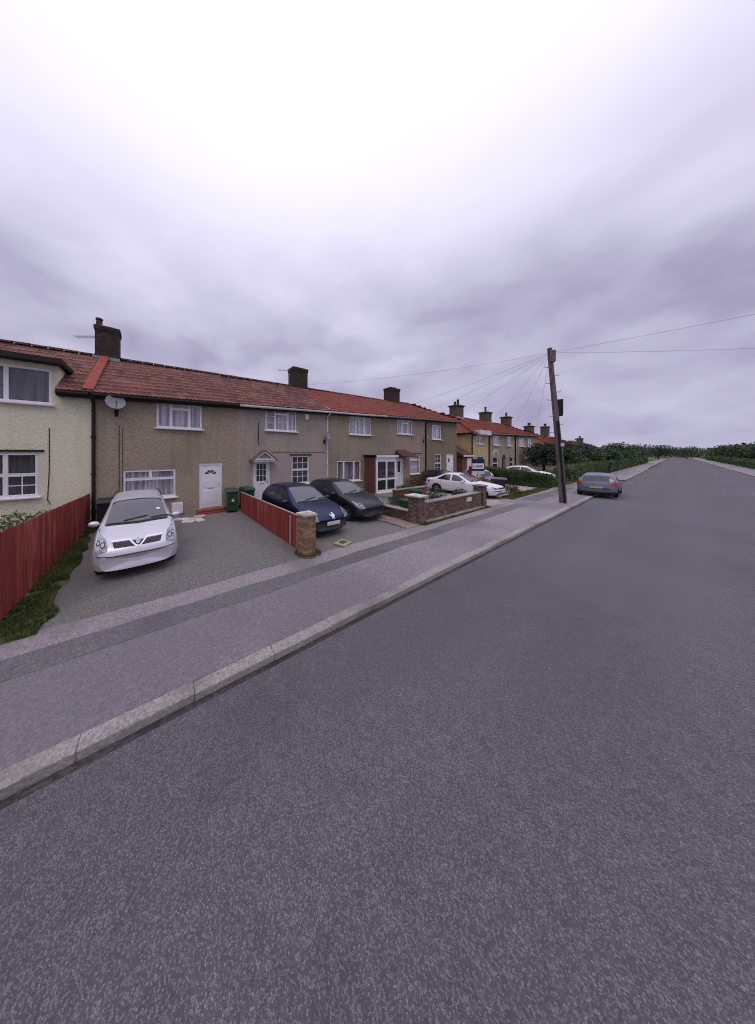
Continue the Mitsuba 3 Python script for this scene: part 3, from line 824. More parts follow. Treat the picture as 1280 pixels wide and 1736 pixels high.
# second terrace beyond the gap, with a hip at each end
E2 = lambda s: 4.76 + 0.028 * (s - 31)
R2 = lambda s: 7.0
t7 = thing(HG, 'yellow rendered end house beyond the gap, with a small white topped upper window', 'house')
front_wall(t7, 26.6, 30.75, [(26.6, -0.1), (30.75, -0.1), (30.75, E2(30.75) - 0.13), (26.6, E2(26.6) - 0.13)], [sbox(27.8, 3.55, 29.4, 4.35), sbox(28.0, 0.9, 29.6, 2.3)], 'render_yellow')
shell(t7, 26.6, 30.75, 4.5, 'render_yellow')
window(t7, 27.8, 29.4, 3.55, 4.35, ((0, 0.5, 0, 1), (0.5, 1, 0, 1)), 'net_dark')
window(t7, 28.0, 29.6, 0.9, 2.3, ((0, 1, 0, 0.6), (0, 1, 0.6, 1)), 'net_dark')
put(t7, 'dormer_fascia', bx(27.3, 30.1, FACE - 0.5, FACE + 0.8, 4.5, 4.95), 'white_paint', label='white boarded top over the upper window')
roof(t7, 26.3, 30.75, ['tile_red_far'], parts=False, hl=3.3, ef=E2, rf=R2, seed=9, skip=lambda o: 27.2 < o[0] < 30.2 and o[2] < 5.0 and o[1] < 12)
gutter(t7, 26.3, 30.75, ef=E2)
pipe(t7, 26.72, 0, 4.6, 'black_matt', r=0.06)
pipe(t7, 30.7, 0, 4.7, 'black_matt', r=0.06)
chimney(t7, 30.6, 8.3, 6.3, 'brick_chimney_far', 1.5, 0.9, pots=((-0.35, 0.4), (0.35, 0.75)), far=True)
lp = put(t7, 'side_porch', cat([bx(24.6, 26.55, 10.9, 11.02, -0.02, 2.25), bx(24.6, 24.72, 11.021, 13.0, -0.02, 2.25)]), 'brick_porch', label='lean-to porch in the gap between the terraces')
put(lp, 'lean_to_roof', hull([[24.4, 10.7, 2.42], [26.59, 10.7, 2.42], [24.4, 13.1, 3.9], [26.59, 13.1, 3.9], [24.4, 10.7, 2.34], [26.59, 10.7, 2.34], [24.4, 13.1, 2.34], [26.59, 13.1, 2.34]]), 'tile_plain')
put(lp, 'fascia', bx(24.38, 26.59, 10.66, 10.698, 2.26, 2.42), 'white_paint')
put(lp, 'door', upright(sbox(25.5, 0.03, 26.4, 2.1), 10.86, 0.038), 'white_paint')

t8 = thing(HG, 'brown house in the far terrace with an arched passage between its ground floor windows', 'house')
front_wall(t8, 30.76, 38.5, [(30.76, -0.1), (38.5, -0.1), (38.5, E2(38.5) - 0.13), (30.76, E2(30.76) - 0.13)],
           [sbox(31.9, 3.5, 33.8, 4.6), sbox(36.0, 3.5, 37.4, 4.65), sbox(31.8, 0.75, 33.3, 2.2), sbox(36.7, 0.8, 38.0, 2.2), sbox(34.4, 0, 35.5, 1.9).union(Point(34.95, 1.9).buffer(0.55))], 'dash_olive')
shell(t8, 30.76, 38.5, 4.5, 'dash_olive')
window(t8, 31.9, 33.8, 3.5, 4.6, CASE3, 'net_dim')
window(t8, 36.0, 37.4, 3.5, 4.65, ((0, 0.5, 0, 1), (0.5, 1, 0, 1)), 'net_curtain')
window(t8, 31.8, 33.3, 0.75, 2.2, ((0, 1, 0, 0.5), (0, 1, 0.5, 1)), 'net_dark')
window(t8, 36.7, 38.0, 0.8, 2.2, ((0, 1, 0, 0.5), (0, 1, 0.5, 1)), 'net_dark')
put(t8, 'arch_trim', upright(Point(32.55, 2.2).buffer(0.82).difference(Point(32.55, 2.2).buffer(0.70)).intersection(sbox(31, 2.22, 34, 4)), FACE - 0.03, 0.028), 'white_paint')
roof(t8, 30.75, 38.5, ['tile_red_far'], parts=False, ef=E2, rf=R2, seed=10)
gutter(t8, 30.76, 38.5, ef=E2)
pipe(t8, 38.45, 0, 4.95, 'black_matt', r=0.06)
chimney(t8, 38.6, 8.25, 6.3, 'brick_chimney_far', 1.5, 0.9, pots=((0.0, 0.7),), far=True)

t9 = thing(HG, 'brown end house of the far terrace, half hidden by the dark green trees', 'house')
front_wall(t9, 38.51, 46.3, [(38.51, -0.1), (46.3, -0.1), (46.3, E2(46.3) - 0.13), (38.51, E2(38.51) - 0.13)],
           [sbox(39.9, 3.5, 42.0, 4.6), sbox(43.4, 3.5, 45.1, 4.65)], 'dash_mauve')
shell(t9, 38.51, 46.3, 4.6, 'dash_mauve')
window(t9, 39.9, 42.0, 3.5, 4.6, CASE3, 'net_curtain')
window(t9, 43.4, 45.1, 3.5, 4.65, ((0, 0.5, 0, 1), (0.5, 1, 0, 1)), 'net_dim')
roof(t9, 38.5, 46.6, ['tile_red_far'], parts=False, hr=3.3, ef=E2, rf=R2, seed=12)
gutter(t9, 38.51, 46.6, ef=E2)
chimney(t9, 46.0, 8.25, 5.3, 'brick_chimney_far', 1.5, 0.9, pots=((0.0, 0.6),), far=True)

# further houses, lower down the road
for i, (s0, s1, e, r, stacks, y, m, lab) in enumerate((
        (52, 62, 4.0, 6.2, ((56.5, 7.5),), FACE, 'dash_mauve', 'distant house with a bright red roof, just left of the telegraph pole'),
        (62.01, 75, 4.0, 6.1, ((66.0, 8.0),), FACE, 'dash_olive', 'distant red roofed house directly behind the telegraph pole'),
        (82, 104, 3.6, 5.7, ((97.5, 6.8),), FACE, 'dash_mauve', 'distant brown house seen over the trees right of the telegraph pole'))):
    k = thing(HG, lab, 'house')
    hw = [sbox(s0 + q, 2.9, s0 + q + 1.5, 3.8) for q in np.arange(1.2, s1 - s0 - 2.4, 3.6)]
    front_wall(k, s0, s1, [(s0, -0.1), (s1, -0.1), (s1, e), (s0, e)], hw, m, face=y)
    shell(k, s0, s1, e, m, face=y, back=y + 6.4)
    for q in hw:
        x0, z0, x1, z1 = q.bounds
        window(k, x0, x1, z0, z1, ((0, 0.5, 0, 1), (0.5, 1, 0, 1)), 'net_dim', face=y)
    roof(k, s0 - 0.2, s1 + 0.2 if i != 0 else s1, ['tile_red_far'], parts=False, hl=3.0 if i in (0, 2) else 0, hr=3.0 if i in (1, 2) else 0, ef=lambda s: e + 0.1, rf=lambda s: r, ye=y - 0.3, yr=y + 3.2, seed=20 + i, w=0.6, exp=0.66)
    for sx, t in stacks:
        chimney(k, sx, t, r - 0.7, 'brick_chimney_far', 1.6, 1.0, pots=((-0.3, 0.5), (0.4, 0.6)), y=y + 3.2, far=True)

aerial('television aerial reaching left from the big chimney at left', -2.28, RIDGE + 0.1, 6.9, 0.95, 1.0, -0.56)
aerial('television aerial left of the middle chimney on the brown roof', 7.8, RIDGE, 6.9, 0.8, 1.35, -0.5)
dish('large grey satellite dish under the eaves of the brown house', -1.2, 4.34, 0.29, turn=0.25)
dish('grey satellite dish beside the white drainpipe', 8.32, 3.55, 0.26, turn=0.3)
dish('small grey satellite dish beside the black drainpipe of the mauve house', 18.35, 3.9, 0.24, turn=0.3)
# ------------------------------------------------------------------ cars


def hit(tri, pts, ax, sgn):
    """Where rays along -sgn*axis through the points (m, 2) first meet the triangles (n, 3, 3): the coordinate along the axis, nan if none."""
    o = [i for i in range(3) if i != ax]
    q = tri[:, :, o]
    near = (q.min(1) <= pts.max(0) + 0.02).all(1) & (q.max(1) >= pts.min(0) - 0.02).all(1)
    e1, e2 = tri[:, 1] - tri[:, 0], tri[:, 2] - tri[:, 0]
    tri = tri[near & (np.cross(e1, e2)[:, ax] * sgn > 0)]
    if not len(tri):
        return np.full(len(pts), np.nan)
    A, B, C = tri[:, 0][:, o], tri[:, 1][:, o], tri[:, 2][:, o]
    za, zb, zc = tri[:, 0, ax], tri[:, 1, ax], tri[:, 2, ax]
    den = (B[:, 1] - C[:, 1]) * (A[:, 0] - C[:, 0]) + (C[:, 0] - B[:, 0]) * (A[:, 1] - C[:, 1])
    ok = np.abs(den) > 1e-10
    A, B, C, za, zb, zc, den = A[ok], B[ok], C[ok], za[ok], zb[ok], zc[ok], den[ok]
    out = np.full(len(pts), np.nan)
    for i in range(0, len(pts), 128):
        p = pts[i:i + 128]
        px, py = p[:, :1] - C[:, 0], p[:, 1:] - C[:, 1]
        l0 = ((B[:, 1] - C[:, 1]) * px + (C[:, 0] - B[:, 0]) * py) / den
        l1 = ((C[:, 1] - A[:, 1]) * px + (A[:, 0] - C[:, 0]) * py) / den
        l2 = 1 - l0 - l1
        z = np.where((l0 > -1e-6) & (l1 > -1e-6) & (l2 > -1e-6), l0 * za + l1 * zb + l2 * zc, -sgn * np.inf)
        b = z.max(1) if sgn > 0 else z.min(1)
        out[i:i + 128] = np.where(np.isfinite(b), b, np.nan)
    return out


def patch(tri, poly, ax, sgn, off=0.004, step=0.07):
    """A panel of the outline poly, laid on the body as seen along an axis, standing off by off."""
    ms = []
    for g in getattr(poly, 'geoms', [poly]):
        v, f = trimesh.creation.triangulate_polygon(g, engine='earcut')
        v3, f = trimesh.remesh.subdivide_to_size(np.c_[v, np.zeros(len(v))], f, step, max_iter=12)
        z = hit(tri, v3[:, :2], ax, sgn)
        bad = np.isnan(z)
        if bad.all():
            continue
        z[bad] = np.interp(np.flatnonzero(bad), np.flatnonzero(~bad), z[~bad])
        V = np.zeros((len(v3), 3))
        o = [i for i in range(3) if i != ax]
        V[:, o[0]], V[:, o[1]], V[:, ax] = v3[:, 0], v3[:, 1], z
        m = trimesh.Trimesh(V, f, process=True)
        n = m.vertex_normals * 1.0
        n[n[:, ax] * sgn < 0] *= -1
        m = trimesh.Trimesh(m.vertices + n * off, m.faces, process=False)
        if (m.face_normals[:, ax] * sgn).mean() < 0:
            m.invert()
        ms.append(m)
    return cat(ms) if ms else None


def chaikin(P):
    Q = [P[:1]]
    a, b = P[:-1], P[1:]
    mid = np.empty((2 * len(a),) + P.shape[1:])
    mid[0::2], mid[1::2] = 0.75 * a + 0.25 * b, 0.25 * a + 0.75 * b
    return np.concatenate([P[:1], mid[1:-1], P[-1:]])


def car_body(sp):
    """Lofted sections; x is measured backwards from the nose."""
    L, W, zb = sp['L'], sp['W'] / 2, 0.20
    top, belt, wt, wb = (PchipInterpolator(*zip(*sp[k])) for k in ('top', 'belt', 'wt', 'wb'))
    xs = np.unique(np.concatenate([np.array([0, 0.012, 0.035, 0.07, 0.12]), np.linspace(0.18, L - 0.18, 58), L - np.array([0, 0.012, 0.035, 0.07, 0.12])]))
    rings = []
    for x in xs:
        e = min(x, L - x)
        sh = 1 - 0.16 * (1 - min(e / 0.12, 1)) ** 2.2        # the ends close in
        w, t, b = W * float(wb(x)), float(top(x)), float(belt(x))
        t = zb + (t - zb) * (1 - 0.05 * (1 - min(e / 0.12, 1)) ** 2)
        b = min(b, t - 0.05)
        z0 = zb + 0.07 * (1 - min(e / 0.25, 1))
        wr = w * float(wt(x))
        k = min(1.0, (t - b) / 0.3)
        P = np.array([(0, z0), (0.78 * w, z0), (0.94 * w, z0 + 0.04), (0.985 * w, z0 + 0.16), (w, z0 + 0.5 * (b - z0)), (0.995 * w, b - 0.10), (0.965 * w, b),
                      (0.52 * 0.955 * w + 0.48 * wr, b + 0.5 * (t - b)), (wr, t - 0.03 - 0.05 * k), (0.86 * wr, t - 0.022 * k - 0.004), (0.45 * wr, t), (0, t + 0.006)])
        P = chaikin(chaikin(P))
        P[:, 0] *= sh
        P = np.concatenate([P, (P * [-1, 1])[-2:0:-1]])
        c = sp.get('cf', 0.19) * max(0, 1 - x / 1.0) ** 1.5 + sp.get('cr', 0.14) * max(0, 1 - (L - x) / 0.9) ** 1.5 * -1
        rings.append(np.stack([x + c * (P[:, 0] / W) ** 2, P[:, 0], P[:, 1]], 1))
    n, V = len(rings[0]), np.concatenate(rings)
    F = []
    j = np.arange(n)
    for i in range(len(xs) - 1):
        a, b, c, d = i * n + j, i * n + (j + 1) % n, (i + 1) * n + (j + 1) % n, (i + 1) * n + j
        F += [np.stack([a, b, c], 1), np.stack([a, c, d], 1)]
    V = np.vstack([V, rings[0].mean(0), rings[-1].mean(0)])
    q = len(V) - 2
    F += [np.stack([j * 0 + q, (j + 1) % n, j], 1), np.stack([j * 0 + q + 1, (len(xs) - 1) * n + j, (len(xs) - 1) * n + (j + 1) % n], 1)]
    m = trimesh.Trimesh(V, np.concatenate(F), process=False)
    if m.volume < 0:
        m.invert()
    return m


def quad(*p):
    return Polygon(p)


def mirror(poly):
    return Polygon([(-a, b) for a, b in poly.exterior.coords])


HATCH = dict(L=4.03, W=1.72, top=[(0, .60), (.05, .67), (.2, .745), (.55, .85), (.95, .945), (1.1, .985), (1.5, 1.21), (1.9, 1.405), (2.15, 1.455), (2.5, 1.475), (3.0, 1.455), (3.4, 1.40), (3.65, 1.32), (3.88, 1.02), (3.97, .86), (4.03, .60)],
    belt=[(0, .5), (.12, .62), (.5, .76), (1.1, .89), (2.5, .96), (3.8, 1.0), (4.03, .52)], wt=[(0, .80), (.3, .84), (1.0, .84), (1.9, .70), (2.5, .69), (3.5, .68), (3.8, .78), (4.03, .8)],
    wb=[(0, .90), (.3, .97), (.8, 1.0), (3.2, 1.0), (3.8, .95), (4.03, .90)], wx=(.80, 3.28), r=.305)
MPV = dict(L=4.05, W=1.70, top=[(0, .62), (.05, .72), (.22, .83), (.55, .96), (.80, 1.045), (.92, 1.09), (1.3, 1.33), (1.7, 1.54), (2.0, 1.60), (2.5, 1.63), (3.2, 1.61), (3.6, 1.56), (3.85, 1.3), (3.97, 1.0), (4.05, .62)],
    belt=[(0, .52), (.12, .68), (.5, .87), (.95, .98), (2.5, 1.02), (3.9, 1.04), (4.05, .55)], cf=0.12, wt=[(0, .90), (.3, .90), (.85, .88), (1.7, .73), (2.5, .72), (3.6, .71), (4.05, .8)],
    wb=[(0, .955), (.25, .99), (.6, 1.0), (3.3, 1.0), (3.8, .97), (4.05, .92)], wx=(.82, 3.40), r=.30)
SALOON = dict(L=4.5, W=1.74, top=[(0, .58), (.05, .68), (.2, .745), (.7, .83), (1.3, .915), (1.42, .945), (1.8, 1.18), (2.15, 1.345), (2.4, 1.39), (2.75, 1.405), (3.1, 1.375), (3.45, 1.22), (3.8, 1.03), (3.95, .995), (4.3, .965), (4.42, .90), (4.5, .60)],
    belt=[(0, .48), (.12, .62), (.7, .745), (1.4, .845), (3.8, .905), (4.4, .86), (4.5, .5)], wt=[(0, .82), (.3, .86), (1.35, .86), (2.2, .69), (3.1, .68), (3.75, .82), (4.5, .82)],
    wb=[(0, .90), (.3, .97), (.8, 1.0), (3.6, 1.0), (4.2, .96), (4.5, .90)], wx=(.80, 3.52), r=.31)


def wheel_parts(parent, x, side, W, r, rz, spokes=5):
    """Tyre and rim; side +1 is the car's left."""
    k = numbered(f'{parent}__wheel')
    wd = 0.19
    pr = [(r * .64, -wd / 2), (r * .72, -wd / 2 - .004), (r * .92, -wd / 2), (r, -wd / 2 + .03), (r, wd / 2 - .03), (r * .92, wd / 2), (r * .72, wd / 2 + .004), (r * .64, wd / 2), (r * .64, -wd / 2)]
    R = trimesh.transformations.rotation_matrix(math.pi / 2, [1, 0, 0])
    ty = lathe(pr, 36)
    ri = Point(0, 0).buffer(r * .66, 24)
    cut = [Polygon([(r * .22 * math.cos(a - .25), r * .22 * math.sin(a - .25)), (r * .56 * math.cos(a - .42), r * .56 * math.sin(a - .42)), (r * .60 * math.cos(a), r * .60 * math.sin(a)), (r * .56 * math.cos(a + .42), r * .56 * math.sin(a + .42)), (r * .22 * math.cos(a + .25), r * .22 * math.sin(a + .25))]) for a in np.arange(spokes) * 2 * math.pi / spokes + .3]
    face = extr(ri.difference(unary_union(cut)), 0.03)
    face.apply_translation((0, 0, wd / 2 - 0.045 if side < 0 else -wd / 2 + 0.015))
    back = trimesh.creation.cylinder(r * .63, 0.04, sections=24)
    M = place_now @ trimesh.transformations.translation_matrix([-x, side * (W / 2 - wd / 2 - 0.02), r]) @ R
    put(k, 'tyre', ty, 'tyre', smooth=40, tw=M)
    put(k, 'rim', face, 'alloy', smooth=30, tw=M)
    put(k, 'hub', back, 'car_trim', tw=M)


def ellipse(cx, cy, a, b, n=20, p=2.0):
    g = np.linspace(0, 2 * np.pi, n, endpoint=False)
    c, s = np.cos(g), np.sin(g)
    return Polygon(np.stack([cx + a * np.sign(c) * np.abs(c) ** (2 / p), cy + b * np.sign(s) * np.abs(s) ** (2 / p)], 1))


def car(label, kind, pm, x, y, rz, sc=0.92, glass='car_glass', front=True, rear=True, headlamp=None, screen_pale=None, extra=None, plate=True, lamp_pts=None, doors=(1.25, 2.35, 3.2)):
    """Nose at the origin of the car's own frame, pointing to +x."""
    global place_now
    sp = dict(HATCH=HATCH, MPV=MPV, SALOON=SALOON)[kind]
    k = thing('parked_car', label, 'car', None)
    M = trimesh.transformations.translation_matrix([x, y, DB]) @ trimesh.transformations.rotation_matrix(rz, [0, 0, 1])
    M = M @ np.diag([sc, sc, sc, 1.0])
    place_now = M
    L, W = sp['L'], sp['W']
    b = car_body(sp)
    tri = np.array(b.triangles)
    flip = lambda m: None if m is None else trimesh.Trimesh(m.vertices * [-1, 1, 1], m.faces[:, ::-1], process=False)

    def add(name, poly, ax, sgn, mt, off=0.004, step=0.07, label=None, parent=k):
        m = flip(patch(tri, poly, ax, sgn, off, step))
        if m is not None:
            return put(parent, name, m, mt, smooth=40, tw=M, label=label)

    body = m3.Manifold(m3.Mesh(np.float32(b.vertices), np.uint32(b.faces)))
    for wx in sp['wx']:
        for s in (-1, 1):
            c = trimesh.creation.cylinder(sp['r'] + 0.045, 0.5, sections=40)
            c.apply_transform(trimesh.transformations.rotation_matrix(math.pi / 2, [1, 0, 0]))
            c.apply_translation((wx, s * (W / 2 + 0.0), sp['r'] + 0.01))
            body = body - m3.Manifold(m3.Mesh(np.float32(c.vertices), np.uint32(c.faces)))
    bm = body.to_mesh()
    put(k, 'body', flip(trimesh.Trimesh(bm.vert_properties[:, :3], bm.tri_verts, process=False)), pm, smooth=32, tw=M)
    put(k, 'underside', bx(-L + 0.25, -0.25, -W / 2 + 0.28, W / 2 - 0.28, 0.15, 0.24), 'car_trim', tw=M)
    for wx in sp['wx']:
        for s in (-1, 1):
            wheel_parts(k, wx, s, W, sp['r'], rz)
    top = PchipInterpolator(*zip(*sp['top']))
    wt, wb = PchipInterpolator(*zip(*sp['wt'])), PchipInterpolator(*zip(*sp['wb']))
    belt = PchipInterpolator(*zip(*sp['belt']))
    S = {'HATCH': (1.13, 1.93, 3.62, 3.88), 'MPV': (.94, 1.74, 3.62, 3.9), 'SALOON': (1.44, 2.2, 3.14, 3.72)}[kind]
    # screens, drawn in plan and laid on the slope
    yw = lambda x, f=0.86: float(wt(x)) * W / 2 * f
    fs = quad((S[0] + .02, -yw(S[0], .93)), (S[0] - .05, 0), (S[0] + .02, yw(S[0], .93)), (S[1], yw(S[1], .90)), (S[1] + .03, 0), (S[1], -yw(S[1], .90)))
    for sg in (1, -1):
        add('bonnet_seam', LineString([(S[0] - .04, sg * yw(S[0], 1.02)), (S[0] * .6, sg * yw(.5, 1.0)), (.22, sg * W / 2 * .70)]).buffer(.006), 2, 1, 'car_trim', 0.002, 0.1)
    w0 = add('windscreen', fs, 2, 1, screen_pale or glass, 0.005)
    add('scuttle', quad((S[0] - .03, -yw(S[0], .9)), (S[0] - .11, 0), (S[0] - .03, yw(S[0], .9)), (S[0] + .05, yw(S[0], .86)), (S[0] - .02, 0), (S[0] + .05, -yw(S[0], .86))), 2, 1, 'car_trim', 0.008)
    add('rear_window', quad((S[2], -yw(S[2], .9)), (S[2] - .04, 0), (S[2], yw(S[2], .9)), (S[3], yw(S[3], .82)), (S[3] + .03, 0), (S[3], -yw(S[3], .82))), 2, 1, glass, 0.005)
    # side glass: front and rear windows either side of a pillar
    for sg in (1, -1):
        if kind == 'SALOON':
            ws = [quad((1.62, .90), (2.22, 1.27), (2.55, 1.315), (2.52, .925)), quad((2.64, .93), (2.66, 1.315), (3.02, 1.29), (3.46, 1.02), (3.48, .96))]
        elif kind == 'MPV':
            ws = [quad((1.28, 1.05), (1.75, 1.43), (2.18, 1.50), (2.18, 1.06)), quad((2.26, 1.06), (2.26, 1.50), (2.98, 1.50), (3.06, 1.08)), quad((3.14, 1.08), (3.08, 1.49), (3.5, 1.45), (3.66, 1.12))]
        else:
            ws = [quad((1.40, .95), (1.92, 1.29), (2.42, 1.365), (2.42, .985)), quad((2.50, .99), (2.50, 1.368), (3.15, 1.33), (3.5, 1.16), (3.46, 1.04))]
        for q in ws:
            add('side_window', q.buffer(-.03).buffer(.03, 4), 1, sg, glass, 0.004)
        add('door_seam', unary_union([LineString([(d, .36), (d, float(belt(d)) - .02)]).buffer(.006) for d in doors] + [LineString([(doors[0], .36), (doors[-1] - .1, .36)]).buffer(.006)]), 1, sg, 'car_trim', 0.002, 0.1)
        for d in doors[1:]:
            z = float(belt(d)) - .12
            put(k, 'door_handle', rbox(-d + .06, -d + .24, sg * W / 2 * .985 - .012, sg * W / 2 * .985 + .022, z, z + .03, .01), pm, smooth=40, tw=M)
        mm = trimesh.creation.icosphere(2, 1.0)
        mm.apply_scale([.075, .115, .075])
        mm.apply_translation((-(S[0] + .36), sg * (W / 2 + .07), float(belt(S[0])) + .09))
        put(k, 'mirror', mm, pm, smooth=True, tw=M)
        put(k, 'mirror_arm', rbox(-(S[0] + .40), -(S[0] + .32), min(sg * (W / 2 - .09), sg * (W / 2 + .02)), max(sg * (W / 2 - .09), sg * (W / 2 + .02)), float(belt(S[0])) + .03, float(belt(S[0])) + .07, .01), 'car_trim', tw=M)
    hp = lamp_pts or {'HATCH': [(.50, .56), (.56, .74), (.80, .80), (.83, .66), (.72, .57)], 'MPV': [(.56, .70), (.56, .80), (.62, .90), (.86, .99), (.86, .68), (.70, .66)], 'SALOON': [(.46, .58), (.46, .70), (.80, .71), (.82, .59)]}[kind]
    hp = Polygon([(min(a, W / 2 * .905), b) for a, b in hp])
    if front:
        for q in (hp, mirror(hp)):
            add('headlight', q.buffer(-.02).buffer(.02, 3), 0, -1, headlamp or 'lamp_clear', 0.008, 0.05)
            cx, cy = q.centroid.x, q.centroid.y
            for dx, dz, rr, mt in ((-.03, .0, .046, 'car_trim'), (-.03, .0, .030, 'alloy'), (.055, .03, .040, 'car_trim'), (.055, .03, .025, 'alloy')):
                s_ = 1 if cx > 0 else -1
                add('lamp_reflector', Point(cx + s_ * dx, cy + dz).buffer(rr), 0, -1, mt, 0.011 if mt == 'car_trim' else 0.014, 0.05)
        if kind == 'HATCH':
            add('lower_grille', quad((-.62, .30), (-.55, .52), (.55, .52), (.62, .30)).buffer(-.03).buffer(.03), 0, -1, 'grille_black', 0.005)
        if kind == 'SALOON':
            add('grille', sbox(-.42, .60, .42, .69), 0, -1, 'grille_black', 0.006)
            add('bumper_strip', sbox(-.80, .46, .80, .50), 0, -1, 'car_trim', 0.006)
            add('lower_grille', sbox(-.6, .28, .6, .37), 0, -1, 'grille_black', 0.005)
        if plate:
            put(k, 'number_plate', rbox(.0, .025, -.26, .26, .42, .53, .006), 'white_plate', tw=M @ trimesh.transformations.translation_matrix([-.012, 0, 0]))
        for a, t in ((.28, -.2), (-.30, -.2)):
            yz = [np.array([S[0] + .0, a + q * .52]) for q in np.linspace(0, 1, 6)]
            ln = LineString([(S[0] + .05 + .08 * q, a + q * .5) for q in np.linspace(0, 1, 4)]).buffer(.012)
            add('wiper', ln, 2, 1, 'car_trim', 0.02)
    if rear:
        rp = {'HATCH': [(.60, .72), (.60, 1.0), (.80, 1.02), (.84, .72)], 'MPV': [(.66, .8), (.66, 1.2), (.8, 1.2), (.85, .8)], 'SALOON': [(.48, .68), (.48, .84), (.84, .84), (.84, .68)]}[kind]
        for q in (Polygon(rp), mirror(Polygon(rp))):
            add('tail_light', q, 0, 1, 'lamp_red', 0.006)
        put(k, 'rear_plate', rbox(-L - .012, -L + .012, -.26, .26, .56, .67, .006), 'yellow_plate', tw=M)
        add('rear_bumper_trim', sbox(-.78, .26, .78, .36), 0, 1, 'car_trim', 0.005)
    if extra:
        extra(k, M, add, sp)
    return k


def mpv_face(k, M, add, sp):
    add('upper_grille', quad((-.44, .735), (-.48, .825), (.48, .825), (.44, .735)), 0, -1, 'grille_black', 0.006)
    v = LineString([(-.50, .845), (-.17, .845), (-.03, .725), (.03, .725), (.17, .845), (.50, .845)]).buffer(.014, join_style=2)
    add('grille_bar', v, 0, -1, 'chrome', 0.016, label='bright bar dipping to a V over the grille')
    add('emblem', Point(0, .80).buffer(.045), 0, -1, 'alloy', 0.022)
    add('bumper_line', LineString([(-.74, .60), (-.4, .575), (.4, .575), (.74, .60)]).buffer(.008), 0, -1, 'car_trim', 0.004)
    add('lower_grille', quad((-.5, .30), (-.46, .40), (.46, .40), (.5, .30)), 0, -1, 'paint_silver', 0.003)
    add('tax_disc', ellipse(1.28, .46, .035, .05), 2, 1, 'upvc', 0.012, label='pale disc in the corner of the windscreen')
    for s in (-1, 1):
        put(k, 'roof_rail', tube([[-1.9, s * .58, 1.60], [-2.1, s * .585, 1.635], [-3.2, s * .57, 1.63], [-3.45, s * .56, 1.575]], .016, 6), 'car_trim', tw=M, smooth=40)


def lion_face(k, M, add, sp):
    # the rearing animal badge: body, mane, forelegs, hind legs and tail as small plates
    pl = [quad((-.06, .70), (-.015, .755), (.05, .765), (.03, .72), (.01, .66), (-.035, .64)), quad((.0, .75), (.03, .80), (.085, .80), (.08, .755), (.05, .745)),
          quad((.03, .735), (.10, .745), (.10, .73), (.03, .71)), quad((.02, .70), (.08, .70), (.08, .682), (.01, .68)), quad((-.02, .66), (.03, .65), (.06, .615), (.03, .615), (-.035, .635)),
          quad((-.05, .68), (-.09, .63), (-.06, .625), (-.03, .655)), quad((-.055, .70), (-.10, .72), (-.11, .77), (-.085, .77), (-.08, .735), (-.04, .72))]
    pl = [Polygon([(a * .78, .665 + (b - .70) * .78) for a, b in q.exterior.coords]) for q in pl]
    add('emblem', unary_union(pl).buffer(.006), 0, -1, 'chrome', 0.02, 0.03, label='bright rearing animal badge on the bonnet nose')
    add('bumper_line', LineString([(-.70, .545), (.70, .545)]).buffer(.016), 0, -1, 'car_trim', 0.006)


D90 = -math.pi / 2
car('silver compact people carrier parked on the tarmac drive beside the tall red fence', 'MPV', 'paint_silver', -0.29, 5.84, D90 + 0.05, sc=0.88, screen_pale='car_glass_pale', extra=mpv_face, plate=False)
car('dark blue hatchback with a bright animal badge, parked behind the low red fence', 'HATCH', 'paint_blue', 4.52, 5.50, D90 + 0.02, sc=0.95, screen_pale='car_glass_pale', extra=lion_face)
car('black hatchback parked between the blue car and the brick garden wall', 'HATCH', 'paint_black', 6.88, 5.92, D90 + 0.0, sc=0.95, plate=False, screen_pale='car_glass_pale')
car('white saloon parked nose to the pavement behind the brick garden wall', 'SALOON', 'paint_white', 16.4, 5.2, D90 + 0.0, sc=0.93, screen_pale='car_glass_pale')
car('dark hatchback almost hidden behind the white saloon', 'HATCH', 'paint_black', 18.05, 7.3, D90, screen_pale='car_glass_pale', sc=0.9)
car('white hatchback seen from behind, beyond the estate agent board', 'HATCH', 'paint_lilac', 23.4, 10.2, 0.75, sc=0.92)
car('silver white hatchback in the distance, parked behind the clipped green hedge', 'HATCH', 'paint_white', 31.0, 6.0, D90)
car('grey hatchback seen from behind, parked half on the kerb beyond the telegraph pole', 'HATCH', 'paint_grey', 25.55, 2.68, 0.03)
# ------------------------------------------------------------------ fences, piers, garden wall
BR = {k: mikit.ply(chbox(*d, 0.006), 'brick_a') for k, d in dict(s=(0.215, 0.103, 0.065), h=(0.103, 0.215, 0.065)).items()}
BV = {c: [mikit.ply(chbox(0.215, 0.103, 0.065, 0.006), c)] for c in ('brick_a', 'brick_b', 'brick_c', 'brick_d', 'buff_a', 'buff_b', 'buff_c')}


def brick(parent, x, y, z, turn, r, kinds, p):
    c = kinds[r.choice(len(kinds), p=p)]
    j = r.normal(0, 1, 3)
    put(parent, 'brick', BV[c][0], c, tw=T().translate([x + 0.002 * j[0], y + 0.003 * j[1], z]).rotate([0, 0, 1], (90 if turn else 0) + 0.7 * j[2]))


